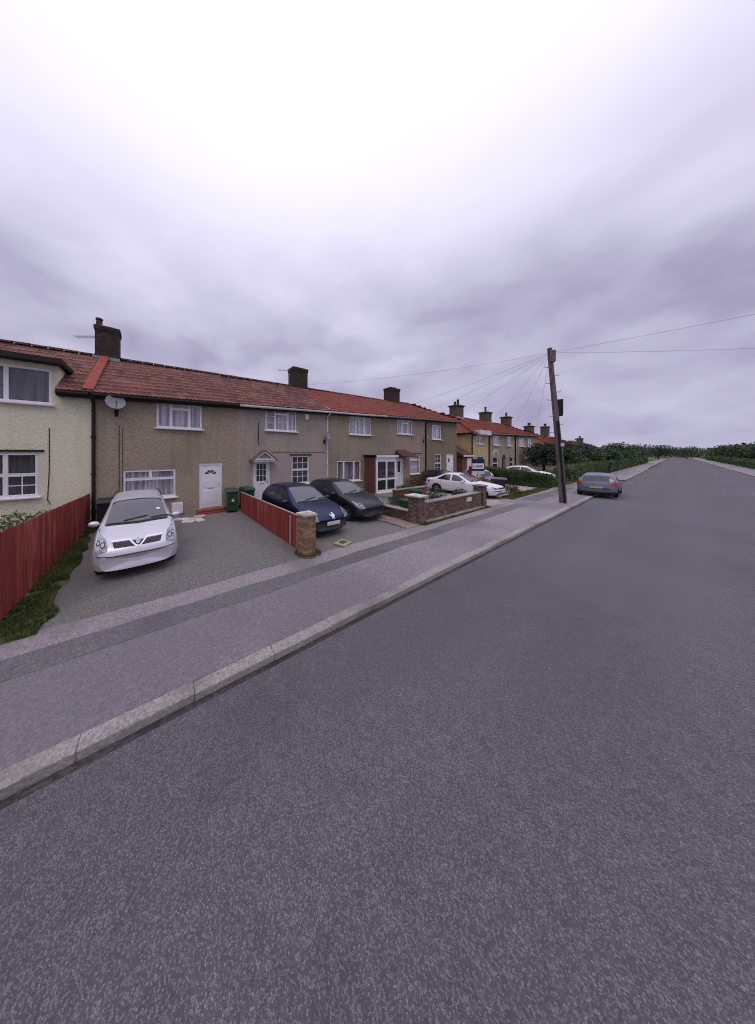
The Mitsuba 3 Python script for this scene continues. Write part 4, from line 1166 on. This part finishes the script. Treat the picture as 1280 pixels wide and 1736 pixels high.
def brick_pier(label, x0, y0, n, r, kinds, p, cap='concrete_pale', parent=None, group=None, capw=0.06, size=0.33):
    """A one and a half brick square pier; the bricks wind round a mortar core."""
    k = parent or thing('brick_pier', label, 'brick pier', group)
    core = put(k, 'pier_core' if parent else 'core', bx(x0 + 0.007, x0 + size - 0.007, y0 + 0.007, y0 + size - 0.007, -0.05, n * 0.075), 'mortar')
    for i in range(n):
        z = 0.037 + i * 0.075
        for q in range(4):                                   # per face a stretcher and the end of the next
            f = i % 2
            if q == 0:
                c = (x0 + (0.1075 if f else size - 0.1075), y0 + 0.0515, False)
            elif q == 1:
                c = (x0 + size - 0.0515, y0 + (0.1075 if f else size - 0.1075), True)
            elif q == 2:
                c = (x0 + (size - 0.1075 if f else 0.1075), y0 + size - 0.0515, False)
            else:
                c = (x0 + 0.0515, y0 + (size - 0.1075 if f else 0.1075), True)
            brick(k, c[0], c[1], z, c[2], r, kinds, p)
    h = n * 0.075
    put(k, 'cap', moved(hull(np.vstack([[[a * (size / 2 + capw), b * (size / 2 + capw), e] for a in (-1, 1) for b in (-1, 1) for e in (0, 0.045)], [[a * 0.06, b * 0.06, 0.085] for a in (-1, 1) for b in (-1, 1)]])), x0 + size / 2, y0 + size / 2, h), cap)
    return k


def board_fence(label, x, y0, y1, h0, h1, r, face=1, w=0.10, group=None, posts=3, cap=True):
    """Boards stand edge to edge along y at x, nailed to rails on the side away from face."""
    k = thing('board_fence', label, 'fence', group)
    n = int((y1 - y0) / (w + 0.006))
    base = {c: mikit.ply(chbox(0.018, w, 1.0, 0.003), c) for c in ('fence_a', 'fence_b', 'fence_c')}
    for i in range(n):
        t = (i + 0.5) / n
        y, h = y0 + (y1 - y0) * t, h0 + (h1 - h0) * t + r.normal(0, 0.006)
        c = ('fence_a', 'fence_b', 'fence_c')[r.integers(3)]
        put(k, 'board', base[c], c, tw=T().translate([x + 0.003 * r.normal(), y, 0.03 + h / 2]).rotate([1, 0, 0], 0.35 * r.normal()).rotate([0, 0, 1], 1.2 * r.normal()).scale([1, 1, h]))
    for t in (0.2, 0.82):
        a, b = np.array([x - face * 0.035, y0, h0 * t]), np.array([x - face * 0.035, y1, h1 * t])
        put(k, 'rail', hull([p + [dx, 0, dz] for p in (a, b) for dx in (-0.02, 0.02) for dz in (-0.04, 0.04)]), 'fence_b')
    for t in np.linspace(0, 1, posts):
        h = h0 + (h1 - h0) * t
        put(k, 'post', moved(chbox(0.09, 0.09, h + 0.06, 0.008), x - face * 0.105, y0 + (y1 - y0) * t, (h + 0.06) / 2 - 0.10), 'fence_b')
    if cap:
        a, b = np.array([x - face * 0.004, y0, h0 + 0.045]), np.array([x - face * 0.004, y1, h1 + 0.045])
        put(k, 'capping', hull([p + [dx, 0, dz] for p in (a, b) for dx in (-0.022, 0.022) for dz in (-0.012, 0.012)]), 'wood_pale')
    return k


r1 = np.random.default_rng(21)
f1 = board_fence('tall dark red board fence at the left edge beside the silver car', -1.93, 4.85, 10.97, 1.34, 1.10, r1, 1, 0.11, posts=4, cap=False)
f2 = board_fence('low dark red board fence between the bare drive and the blue car', 3.14, 5.22, 10.1, 0.86, 0.82, r1, -1, 0.10, posts=4)
put(f2, 'batten', bx(3.09, 3.128, 5.62, 5.65, 0.03, 0.84), 'wood_pale')
put(f2, 'batten', bx(3.09, 3.128, 5.235, 5.26, 0.03, 0.86), 'wood_pale')
brick_pier('buff brick pier with a pale cap at the end of the low red fence', 3.06, 4.82, 13, r1, ('buff_a', 'buff_b', 'buff_c', 'brick_c'), (0.35, 0.3, 0.25, 0.1), capw=0.035)

gw = thing('garden_wall', 'low red brown brick garden wall with pale coping, along the pavement', 'garden wall')
RK, RP = ('brick_a', 'brick_b', 'brick_c', 'brick_d'), (0.35, 0.3, 0.15, 0.2)
X0, X1, Y0, NC = 8.12, 12.95, 4.93, 9
put(gw, 'core', bx(X0 + 0.1, X1, Y0 + 0.006, Y0 + 0.2, -0.05, NC * 0.075), 'mortar')
for i in range(NC):
    for q in range(22):
        x = X0 + 0.33 + (q + (0.5 if i % 2 else 0.0)) * 0.2175
        if x < X1 - 0.05:
            brick(gw, x, Y0 + 0.052, 0.037 + i * 0.075, False, r1, RK, RP)
for q in range(9):
    put(gw, 'coping', moved(chbox(0.515, 0.27, 0.05, 0.012), X0 + 0.58 + q * 0.52, Y0 + 0.11 + 0.004 * r1.normal(), NC * 0.075 + 0.032), 'concrete')
put(gw, 'plaque', moved(chbox(0.42, 0.03, 0.17, 0.006), 11.72, Y0 - 0.008, 0.50), 'white_paint', label='small white plaque near the right end of the wall')
for x, cw, lab in ((7.80, 0.09, 'red brown brick pier with a wide pale cap, left end of the garden wall'), (12.95, 0.04, 'red brown brick pier at the right end of the garden wall')):
    brick_pier(lab, x, 4.86, 13, r1, RK, RP, cap='concrete_pale' if x < 9 else 'concrete', capw=cw, size=0.40)
ev = edge_line(8.3, 13.2, 4.80, 0.05, 2.2, 31, 0.12)
put(gw, 'footing', extr(Polygon(ev.tolist() + [(13.2, 4.93), (8.3, 4.93)]), 0.07), 'concrete', label='mossy kerb of pale stones along the foot of the wall')

sw = thing('garden_wall', 'knee high red brick side wall beside the black hatchback', 'garden wall')
put(sw, 'core', bx(7.90, 8.08, 5.28, 7.4, -0.05, 5 * 0.075), 'mortar')
for i in range(5):
    for q in range(10):
        y = 5.40 + (q + (0.5 if i % 2 else 0)) * 0.2175
        if y < 7.32:
            brick(sw, 7.93, y, 0.037 + i * 0.075, True, r1, RK, RP)
for q in range(4):
    put(sw, 'coping', moved(chbox(0.27, 0.52, 0.05, 0.01), 7.98, 5.55 + 0.525 * q, 5 * 0.075 + 0.028), 'concrete')
struct('path', bx(7.2, 7.86, 4.9, 6.6, -0.02, 0.03), 'pink_paving')
put('path', 'edging', bx(7.12, 7.198, 4.9, 6.6, -0.02, 0.045), 'concrete')
put('path', 'edging', bx(7.12, 7.79, 4.82, 4.898, -0.02, 0.04), 'concrete')
w2 = thing('garden_wall', 'dark low brick wall across the small garden in front of the mauve house', 'garden wall')
put(w2, 'brickwork', bx(11.2, 14.2, 8.3, 8.5, -0.05, 0.48), 'brick_porch')
put(w2, 'coping', bx(11.15, 14.25, 8.26, 8.54, 0.482, 0.53), 'concrete')

# ------------------------------------------------------------------ bins, slabs, small things


def bin_(label, x, y, rz, m, lid=None, number=None, s=1.0, wx=0.85):
    k = thing('wheelie_bin', label, 'wheelie bin')
    M = T().translate([x, y, DB]).rotate([0, 0, 1], math.degrees(rz)).scale([s * wx, s, s])
    b = hull([[a * 0.23, c * 0.27, 0.08] for a in (-1, 1) for c in (-1, 1)] + [[a * 0.285, c * 0.345, 0.93] for a in (-1, 1) for c in (-1, 1)] + [[a * 0.25, c * 0.22, 0.05] for a in (-1, 1) for c in (-1, 1)])
    put(k, 'body', b, m, tw=M)
    put(k, 'rim', cat([chbox(0.62, 0.74, 0.05, 0.012)]), m, tw=M @ T().translate([0, 0, 0.945]))
    put(k, 'lid', hull([[a * 0.30, c, 0] for a in (-1, 1) for c in (-0.40, 0.36)] + [[a * 0.27, c, 0.07] for a in (-1, 1) for c in (-0.34, 0.30)] + [[a * 0.30, -0.41, -0.03] for a in (-1, 1)]), lid or m, tw=M @ T().translate([0, 0, 0.972]))
    put(k, 'handle', tube([[-0.24, 0.40, 0.98], [0, 0.43, 0.99], [0.24, 0.40, 0.98]], 0.018, 8), m, tw=M)
    for s in (-1, 1):
        put(k, 'wheel', trimesh.creation.cylinder(0.10, 0.05, sections=20), 'tyre', tw=M @ T().translate([s * 0.27, 0.25, 0.10]).rotate([0, 1, 0], 90))
    if number:
        t = meshkit.text_mesh(number, 0.21, 0.004, bold=True)
        t.apply_translation((-t.bounds.mean(0)[0], 0, 0))
        put(k, 'house_number', t, 'upvc', tw=M @ T().translate([0.02, -0.325, 0.52]).rotate([1, 0, 0], 85), label='white painted house number')
    return k


bin_('green wheelie bin numbered in white beside the white panelled door', 2.82, 10.45, -0.1, 'bin_green', number='2', s=0.96)
bin_('green wheelie bin behind the far end of the low red fence', 3.55, 10.55, 0.1, 'bin_green', s=0.96)
bin_('black wheelie bin against the wall behind the silver car', -1.42, 10.45, 0.1, 'bin_black', s=0.94)
bin_('dark wheelie bin with a pale lid beside the nose of the white saloon', 18.05, 5.95, 0.3, 'bin_black', 'bin_lid_grey')
bin_('green wheelie bin in the garden behind the brick wall', 11.0, 7.0, 0.2, 'bin_green', s=0.72)
bb = thing('recycling_box', 'low green box just behind the left pier of the garden wall', 'box')
put(bb, 'body', moved(hull([[a * 0.22, b * 0.3, 0.0] for a in (-1, 1) for b in (-1, 1)] + [[a * 0.27, b * 0.36, 0.55] for a in (-1, 1) for b in (-1, 1)]), 8.95, 5.9, 0.0), 'bin_green')
put(bb, 'lid', moved(chbox(0.58, 0.78, 0.05, 0.015), 8.95, 5.9, 0.577), 'bin_green')
bin_('black wheelie bin beside the yellow house, by the end of the hedge', 25.6, 10.2, 0.4, 'bin_black', 'bin_lid_grey')

for i, (x, y, w, l, a) in enumerate(((0.62, 10.1, 0.42, 0.3, 0.1), (0.98, 10.0, 0.3, 0.42, 0.3), (1.32, 9.9, 0.42, 0.28, -0.15), (1.02, 9.6, 0.28, 0.42, 1.2), (1.42, 9.58, 0.3, 0.34, 0.2), (1.5, 10.22, 0.4, 0.26, -0.1))):
    k = put(None, 'paving_slab', chbox(w, l, 0.045, 0.008), 'concrete_pale', tw=at(x, y, DB + 0.023, a))
    labels[k] = dict(label='loose pale broken paving slab lying between the meter box and the red step', category='paving slab', group='loose slabs on the drive')
dc = thing('drain_cover', 'buff concrete cover lying on the tarmac behind the pavement', 'drain cover')
put(dc, 'slab', moved(chbox(0.44, 0.34, 0.05, 0.012), 4.42, 4.98, 0.027, 0.3), 'buff_stone')
put(dc, 'lid', moved(chbox(0.22, 0.16, 0.012, 0.004), 4.42, 4.98, 0.056, 0.3), 'earth')

# estate agent's board
sb = thing('sign_board', 'navy and white estate agent board on a post in front of the end house', 'sign')
M = at(18.95, 7.4, 0, -0.62)
put(sb, 'post', bx(-0.03, 0.03, 0.021, 0.08, -0.1, 2.14), 'wood_pale', tw=M)
put(sb, 'panel', bx(-0.43, 0.43, -0.01, 0.02, 1.12, 2.16), 'navy', tw=M)
put(sb, 'band', bx(-0.38, 0.38, -0.014, -0.0105, 1.48, 1.86), 'upvc', tw=M)
put(sb, 'foot', bx(-0.43, 0.43, -0.014, -0.0105, 1.125, 1.34), 'white_plate', tw=M)
t = meshkit.text_mesh('KARK', 0.19, 0.003, bold=True)
t.apply_scale([0.62 / t.extents[0], 1, 1])
t.apply_translation((-t.bounds.mean(0)[0], 0, 0))
put(sb, 'lettering', t, 'navy', tw=M @ T().translate([0, -0.0145, 1.57]).rotate([1, 0, 0], 90))
rp = thing('tail_light_post', 'short red post standing in for a car tail light, left of the estate agent board', 'post')
put(rp, 'tube', moved(lathe([(0, 0), (0.07, 0), (0.06, 1.1), (0.085, 1.15), (0.085, 1.55), (0.05, 1.64), (0, 1.66)], 16), 19.2, 8.0, 0), 'red_plastic', smooth=40)

# ------------------------------------------------------------------ telegraph pole and its wires
tp = thing('telegraph_pole', 'leaning dark wooden telegraph pole at the kerb with steps and cable boxes', 'telegraph pole')
PB, PT = np.array([17.75, 3.12, -0.3]), np.array([17.75 - 0.62, 3.12 + 0.39, 7.95])
pp = lambda t: PB + (PT - PB) * t
zt = lambda z: (z - PB[2]) / (PT[2] - PB[2])
put(tp, 'shaft', tube([pp(t) + [0.012 * math.sin(t * 9), 0.01 * math.cos(t * 7), 0] for t in np.linspace(0, 1, 16)], np.linspace(0.145, 0.092, 16), 14), 'pole_wood', smooth=50)
put(tp, 'cable_guard', tube([pp(zt(z)) + [-0.13, -0.08, 0] for z in np.linspace(-0.1, 4.2, 8)], 0.045, 8), 'black_matt', smooth=40)
put(tp, 'junction_box', moved(rbox(-0.13, 0.13, -0.10, 0.10, 0, 0.85, 0.02), *(pp(zt(4.45)) + [0.13, -0.10, 0]), rz=0.56), 'black_matt')
put(tp, 'top_box', moved(rbox(-0.12, 0.12, -0.11, 0.11, 0, 0.60, 0.03), *(pp(zt(7.2)) + [-0.02, -0.04, 0]), rz=0.56), 'pole_wood')
put(tp, 'notice', moved(rbox(-0.09, 0.09, -0.012, 0.0, 0, 0.16, 0.004), *(pp(zt(2.9)) + [-0.10, -0.16, 0]), rz=-0.56), 'white_plate')
for i, z in enumerate(np.arange(3.6, 7.3, 0.42)):
    s = 1 if i % 2 else -1
    c = pp(zt(z))
    put(tp, 'step', tube([c, c + [s * 0.18, -s * 0.11, 0.0], c + [s * 0.29, -s * 0.18, 0.0], c + [s * 0.295, -s * 0.183, 0.05]], 0.014, 6), 'galv')
TOPP = pp(0.97)
ENDS = [((8.6, 13.9, 7.3), 'overhead wire from the telegraph pole to the middle chimney'), ((12.2, 10.75, 5.0), 'overhead wire from the telegraph pole to the eaves of the brick porch house'),
        ((16.2, 10.75, 5.2), 'overhead wire from the telegraph pole to the eaves of the mauve house'), ((21.5, 10.75, 5.4), 'overhead wire from the telegraph pole to the end of the near terrace'),
        ((28.0, 10.6, 4.9), 'overhead wire from the telegraph pole to the yellow house'), ((35.0, 10.6, 5.0), 'overhead wire from the telegraph pole to the house with the arched passage'),
        ((44.0, 10.6, 5.0), 'overhead wire from the telegraph pole to the half hidden end house'), ((16.0, -14.0, 6.6), 'overhead wire from the telegraph pole crossing the road, the nearer of two'),
        ((30.0, -14.0, 6.0), 'overhead wire from the telegraph pole crossing the road, the farther of two')]
for e, lab in ENDS:
    a, b = TOPP, np.array(e)
    s = np.linspace(0, 1, 25)
    P = a + (b - a) * s[:, None] - np.array([0, 0, 1]) * (0.035 * np.linalg.norm(b - a) * 4 * s * (1 - s) * 0.5)[:, None]
    k = put(None, 'overhead_wire', tube(P, 0.0045, 5), 'black_matt')
    labels[k] = dict(label=lab, category='wire', group='wires from the telegraph pole')

# ------------------------------------------------------------------ plants


def leaves(P, size, r, flat=0.35):
    """One little bent leaf (two triangles) per point."""
    n = len(P)
    d = r.normal(size=(n, 3))
    d[:, 2] = d[:, 2] * flat + 0.2
    d /= np.linalg.norm(d, axis=1, keepdims=True)
    e = np.cross(d, r.normal(size=(n, 3)))
    e /= np.linalg.norm(e, axis=1, keepdims=True)
    s = size * r.uniform(0.6, 1.4, (n, 1))
    up = np.cross(d, e) * s * 0.18
    V = np.stack([P, P + d * s * 0.5 + e * s * 0.32 + up, P + d * s, P + d * s * 0.5 - e * s * 0.32 + up], 1).reshape(-1, 3)
    i = np.arange(n)[:, None] * 4
    return trimesh.Trimesh(V, np.vstack([i + [0, 1, 2], i + [0, 2, 3]]), process=False)


def clumps(c, rad, n, k, r, spread=0.34):
    """n points in k clumps spread through an ellipsoid, thinner inside."""
    u = r.normal(size=(k, 3))
    u /= np.linalg.norm(u, axis=1, keepdims=True)
    cc = u * (r.uniform(0.25, 1.0, (k, 1)) ** 0.5) * 0.78
    w = r.uniform(0.5, 1.3, k)
    idx = r.choice(k, n, p=w / w.sum())
    v = r.normal(size=(n, 3))
    v /= np.linalg.norm(v, axis=1, keepdims=True)
    q = cc[idx] + v * (r.uniform(0.3, 1, (n, 1)) ** 0.4) * spread * (0.7 + 0.6 * (w[idx] / 1.3))[:, None]
    return np.asarray(c) + q * np.asarray(rad)


def tree(label, x, y, h, rad, m, seed, n=5200, leaf=0.20, z0=0.8, group=None):
    r = np.random.default_rng(seed)
    k = thing('tree', label, 'tree', group)
    ms = [tube([[x, y, -0.1], [x + 0.05, y, h * 0.3], [x - 0.05, y + 0.05, h * 0.7]], [0.16, 0.12, 0.05], 8)]
    for i in range(7):
        a, z = r.uniform(0, 6.28), h * r.uniform(0.25, 0.6)
        ms.append(tube([[x, y, z], [x + rad * 0.4 * math.cos(a), y + rad * 0.4 * math.sin(a), z + h * 0.12], [x + rad * 0.8 * math.cos(a), y + rad * 0.8 * math.sin(a), z + h * 0.22]], [0.06, 0.04, 0.015], 6))
    put(k, 'trunk', cat(ms), 'bark', smooth=40)
    P = clumps((x, y, z0 + (h - z0) / 2), (rad, rad, (h - z0) / 2), n, 34, r)
    put(k, 'crown', leaves(P[P[:, 2] > 0.15], leaf, r), m)
    return k


def hedge(label, pts, w, h0, h1, m, seed, n=9000, leaf=0.075, cat_='hedge'):
    """A clipped hedge along a line."""
    r = np.random.default_rng(seed)
    k = thing('hedge', label, cat_)
    pts = np.asarray(pts, float)
    seg = np.linalg.norm(np.diff(pts, axis=0), axis=1)
    L = seg.sum()
    t = r.uniform(0, L, n)
    x = np.stack([np.interp(t, np.r_[0, np.cumsum(seg)], pts[:, i]) for i in (0, 1)], 1)
    d = np.gradient(pts, axis=0)
    nx = np.array([-(pts[-1] - pts[0])[1], (pts[-1] - pts[0])[0]]) / np.linalg.norm(pts[-1] - pts[0])
    hh = h0 + (h1 - h0) * t / L
    f = r.random(n)
    u = np.where(f < 0.38, -1, np.where(f < 0.76, 1, r.uniform(-1, 1, n))) * (w / 2)
    z = np.where(f < 0.76, r.uniform(0.02, 1, n), 1.0) * hh
    P = np.stack([x[:, 0] + nx[0] * u, x[:, 1] + nx[1] * u, z], 1)
    b = meshkit.fbm(P * 2.6, 3, seed) - 0.5
    P += np.stack([nx[0] * np.sign(u) * b * 0.30, nx[1] * np.sign(u) * b * 0.30, np.where(f >= 0.76, b * 0.25, 0)], 1) + r.normal(0, 0.03, (n, 3))
    E = r.random(n // 6)
    side = r.random(n // 6) < 0.5
    e0, e1 = pts[0], pts[-1]
    along = (e1 - e0) / np.linalg.norm(e1 - e0)
    uu = r.uniform(-w / 2, w / 2, n // 6)
    Q = np.c_[np.where(side[:, None], e0 - along * 0.03, e1 + along * 0.03) + nx * uu[:, None], E * np.where(side, h0, h1)] + r.normal(0, 0.04, (n // 6, 3))
    P = np.vstack([P, Q])
    put(k, 'foliage', leaves(P, leaf, r, 0.8), m)
    ends = [pts[0], pts[-1]]
    core = hull([[e[0] + nx[0] * q, e[1] + nx[1] * q, z] for e, H in zip(ends, (h0, h1)) for q in (-w / 2 + 0.09, w / 2 - 0.09) for z in (-0.05, H - 0.09)])
    put(k, 'stems', core, 'leaf_tree_dark')
    return k


hedge('clipped green hedge running back from the pavement behind the telegraph pole', [(24.6, 5.1), (25.0, 7.0), (25.6, 9.2)], 0.85, 0.95, 1.32, 'leaf_hedge', 41, 11000, 0.085)
hedge('taller dark hedge along the pavement beyond the telegraph pole', [(31.5, 5.6), (40, 5.7), (52, 5.6)], 1.1, 1.25, 1.6, 'leaf_hedge', 42, 12000, 0.12)
hedge('far green hedge beside the grey car, running on along the road', [(53, 5.5), (80, 5.4), (120, 5.3)], 1.2, 1.5, 1.6, 'leaf_hedge', 43, 9000, 0.20)
tree('dark green bushy tree in front of the half hidden end house', 41.3, 9.0, 4.0, 2.0, 'leaf_tree_dark', 51)
tree('broad green tree just left of the telegraph pole, before the distant red roof', 44.0, 7.6, 3.4, 2.2, 'leaf_tree', 52)
tree('dark tree directly behind the telegraph pole', 47.5, 7.6, 4.3, 2.4, 'leaf_tree_dark', 53)
tree('rounded green tree right of the telegraph pole', 51.0, 7.0, 3.2, 2.3, 'leaf_tree', 54)
tree('dark green tree behind the roof of the grey car', 58.0, 6.8, 3.3, 2.4, 'leaf_tree_dark', 55, leaf=0.24)
LT = ['nearest of the far trees on the left of the road, beyond the far hedge', 'second of the far trees on the left of the road', 'third of the far trees on the left of the road', 'fourth of the far trees on the left of the road', 'farthest of the trees on the left of the road']
RT = ['nearest of the far trees on the right of the road', 'second of the far trees on the right of the road', 'third of the far trees on the right of the road', 'farthest of the trees on the right of the road', 'big far tree at the end of the road, left of its end', 'big far tree closing the very end of the road']
for i, (x, y, h, rad) in enumerate(((66, 7.2, 3.4, 2.6), (78, 7.0, 3.4, 2.8), (92, 7.5, 5.0, 3.4), (112, 7.0, 5.0, 3.6), (140, 8.0, 6.0, 4.5))):
    tree(LT[i], x, y, h, rad, ('leaf_tree', 'leaf_tree_dark')[i % 2], 60 + i, 2600, 0.36, group='far trees on the left of the road')
for i, (x, y, h, rad) in enumerate(((95, -9.5, 4.6, 3.2), (118, -9.8, 5.2, 3.6), (146, -10.2, 5.6, 4.2), (180, -10.0, 6.0, 4.6), (190, 4.5, 6.5, 5.0), (230, -2.5, 6.5, 6.0))):
    tree(RT[i], x, y, h, rad, ('leaf_tree_dark', 'leaf_tree')[i % 2], 70 + i, 2200, 0.45, group='far trees on the right of the road')
hedge('long far hedge on the opposite side of the road', [(62, -7.6), (120, -7.8), (220, -8.0)], 1.4, 1.3, 1.5, 'leaf_hedge', 44, 9000, 0.28)
r2 = np.random.default_rng(90)
P = []
for i in range(150):                                         # a far belt of trees closing the view
    a = math.radians(r2.uniform(-62, 62))
    d = r2.uniform(300, 420)
    P.append(clumps((d * math.cos(a), d * math.sin(a), 3.2), (13, 13, r2.uniform(3.0, 4.6)), 260, 8, r2, 0.5))
k = put(None, 'distant_wood', leaves(np.concatenate(P), 1.6, r2, 0.8), 'leaf_tree_dark', kind='stuff')
labels[k].update(label='far-off belt of dark trees along the skyline', category='wood')


def shrub(label, x, y, h, rad, m, seed, n=900, leaf=0.07, group=None):
    r = np.random.default_rng(seed)
    k = thing('shrub', label, 'shrub', group)
    put(k, 'foliage', leaves(clumps((x, y, h * 0.52), (rad, rad, h * 0.5), n, 9, r, 0.45), leaf, r, 0.9), m)
    put(k, 'stem', cat([tube([[x, y, -0.02], [x + rad * 0.3 * math.cos(a), y + rad * 0.3 * math.sin(a), h * 0.35], [x + rad * 0.6 * math.cos(a), y + rad * 0.6 * math.sin(a), h * 0.7]], [0.02, 0.014, 0.006], 5) for a in (0.3, 2.2, 4.4)]), 'bark')


shrub('reddish brown shrub under the blinded window of the mauve house', 16.2, 10.2, 1.0, 0.7, 'leaf_brown', 81)
shrub('dark red shrub beside the white door of the mauve house', 14.6, 9.2, 0.85, 0.6, 'leaf_red', 82)
shrub('low green shrub at the foot of the porch doors', 13.4, 9.0, 0.6, 0.55, 'leaf_tree_dark', 83)
shrub('dark green shrub behind the garden wall, left of the green bin', 10.2, 7.4, 0.6, 0.55, 'leaf_tree_dark', 84)
shrub('dark green shrub behind the right half of the garden wall', 12.2, 6.6, 0.72, 0.6, 'leaf_tree_dark', 85)
shrub('small green shrub near the right pier of the garden wall', 13.0, 5.9, 0.8, 0.5, 'leaf_tree_dark', 86)
shrub('brown dry shrub on the verge right of the dark bin', 19.2, 5.7, 0.55, 0.6, 'leaf_brown', 87)
shrub('dark shrub along the back of the drive, behind the dark bin', 19.9, 7.4, 1.0, 0.7, 'leaf_red', 88)
shrub('green weedy shrub at the foot of the cream wall', -2.6, 10.3, 0.75, 0.5, 'leaf_hedge', 89)
shrub('green bush growing over the fence at the left edge', -3.2, 8.9, 0.95, 0.7, 'leaf_hedge', 91)
shrub('low green bush at the kerb foot of the long hedge', 27.0, 5.0, 0.7, 0.7, 'leaf_hedge', 92)


def grass(label, poly, n, h, seed, m='grass_blade', z=0.0, lean=0.5):
    r = np.random.default_rng(seed)
    x0, y0, x1, y1 = poly.bounds
    import shapely
    p = np.stack([r.uniform(x0, x1, n * 3), r.uniform(y0, y1, n * 3)], 1)
    p = p[shapely.contains_xy(poly, p[:, 0], p[:, 1])]
    p = p[meshkit.fbm(np.c_[p * 2.2, p[:, 0] * 0], 3, seed) > 0.30][:n]
    n = len(p)
    a = r.uniform(0, 6.283, n)
    hh = h * r.uniform(0.4, 1.3, n)
    w = 0.008 + 0.006 * r.random(n)
    b = np.c_[p, np.full(n, z)]
    d = np.stack([np.cos(a), np.sin(a), a * 0], 1)
    tip = b + np.stack([np.cos(a + 1.3) * hh * lean * r.random(n), np.sin(a + 1.3) * hh * lean * r.random(n), hh], 1)
    V = np.stack([b - d * w[:, None], b + d * w[:, None], tip], 1).reshape(-1, 3)
    k = put(None, 'grass', trimesh.Trimesh(V, np.arange(3 * n).reshape(-1, 3), process=False), m, kind='stuff')
    labels[k].update(label=label, category='grass')


yy = np.linspace(4.74, 10.6, 60)
gs = Polygon([(-1.91, 10.6), (-1.91, 4.74)] + [(-1.34 - 0.07 * (y - 4.8) + 0.16 * (meshkit.fbm(np.array([y * 2.3, 0.0, 0.0]), 3, 4) - 0.5) * 2, y) for y in yy])
put('driveway', 'soil', extr(gs, 0.006), 'earth')
grass('rough grass strip along the foot of the tall red fence', gs, 40000, 0.07, 95)
grass('rough grass in the front garden behind the tall red fence', sbox(-4.5, 4.9, -2.05, 10.9), 26000, 0.14, 96)
vg = Polygon([(16.6, 4.86), (19.6, 4.88), (24.0, 4.9), (24.0, 5.4), (19.5, 5.5), (16.9, 5.45)])
put('driveway_001', 'soil', extr(vg.buffer(0.02), 0.008), 'earth')
grass('worn grass verge by the nose of the white saloon', vg, 14000, 0.09, 97)
grass('grass of the gardens beyond the hedge', sbox(25.6, 4.95, 46, 8), 30000, 0.14, 98)
grass('tufts of grass round the foot of the buff brick pier', Point(3.25, 4.98).buffer(0.34), 700, 0.06, 99)
grass('tufts of grass along the foot of the garden wall', sbox(7.9, 4.70, 13.4, 4.90), 5000, 0.06, 100)
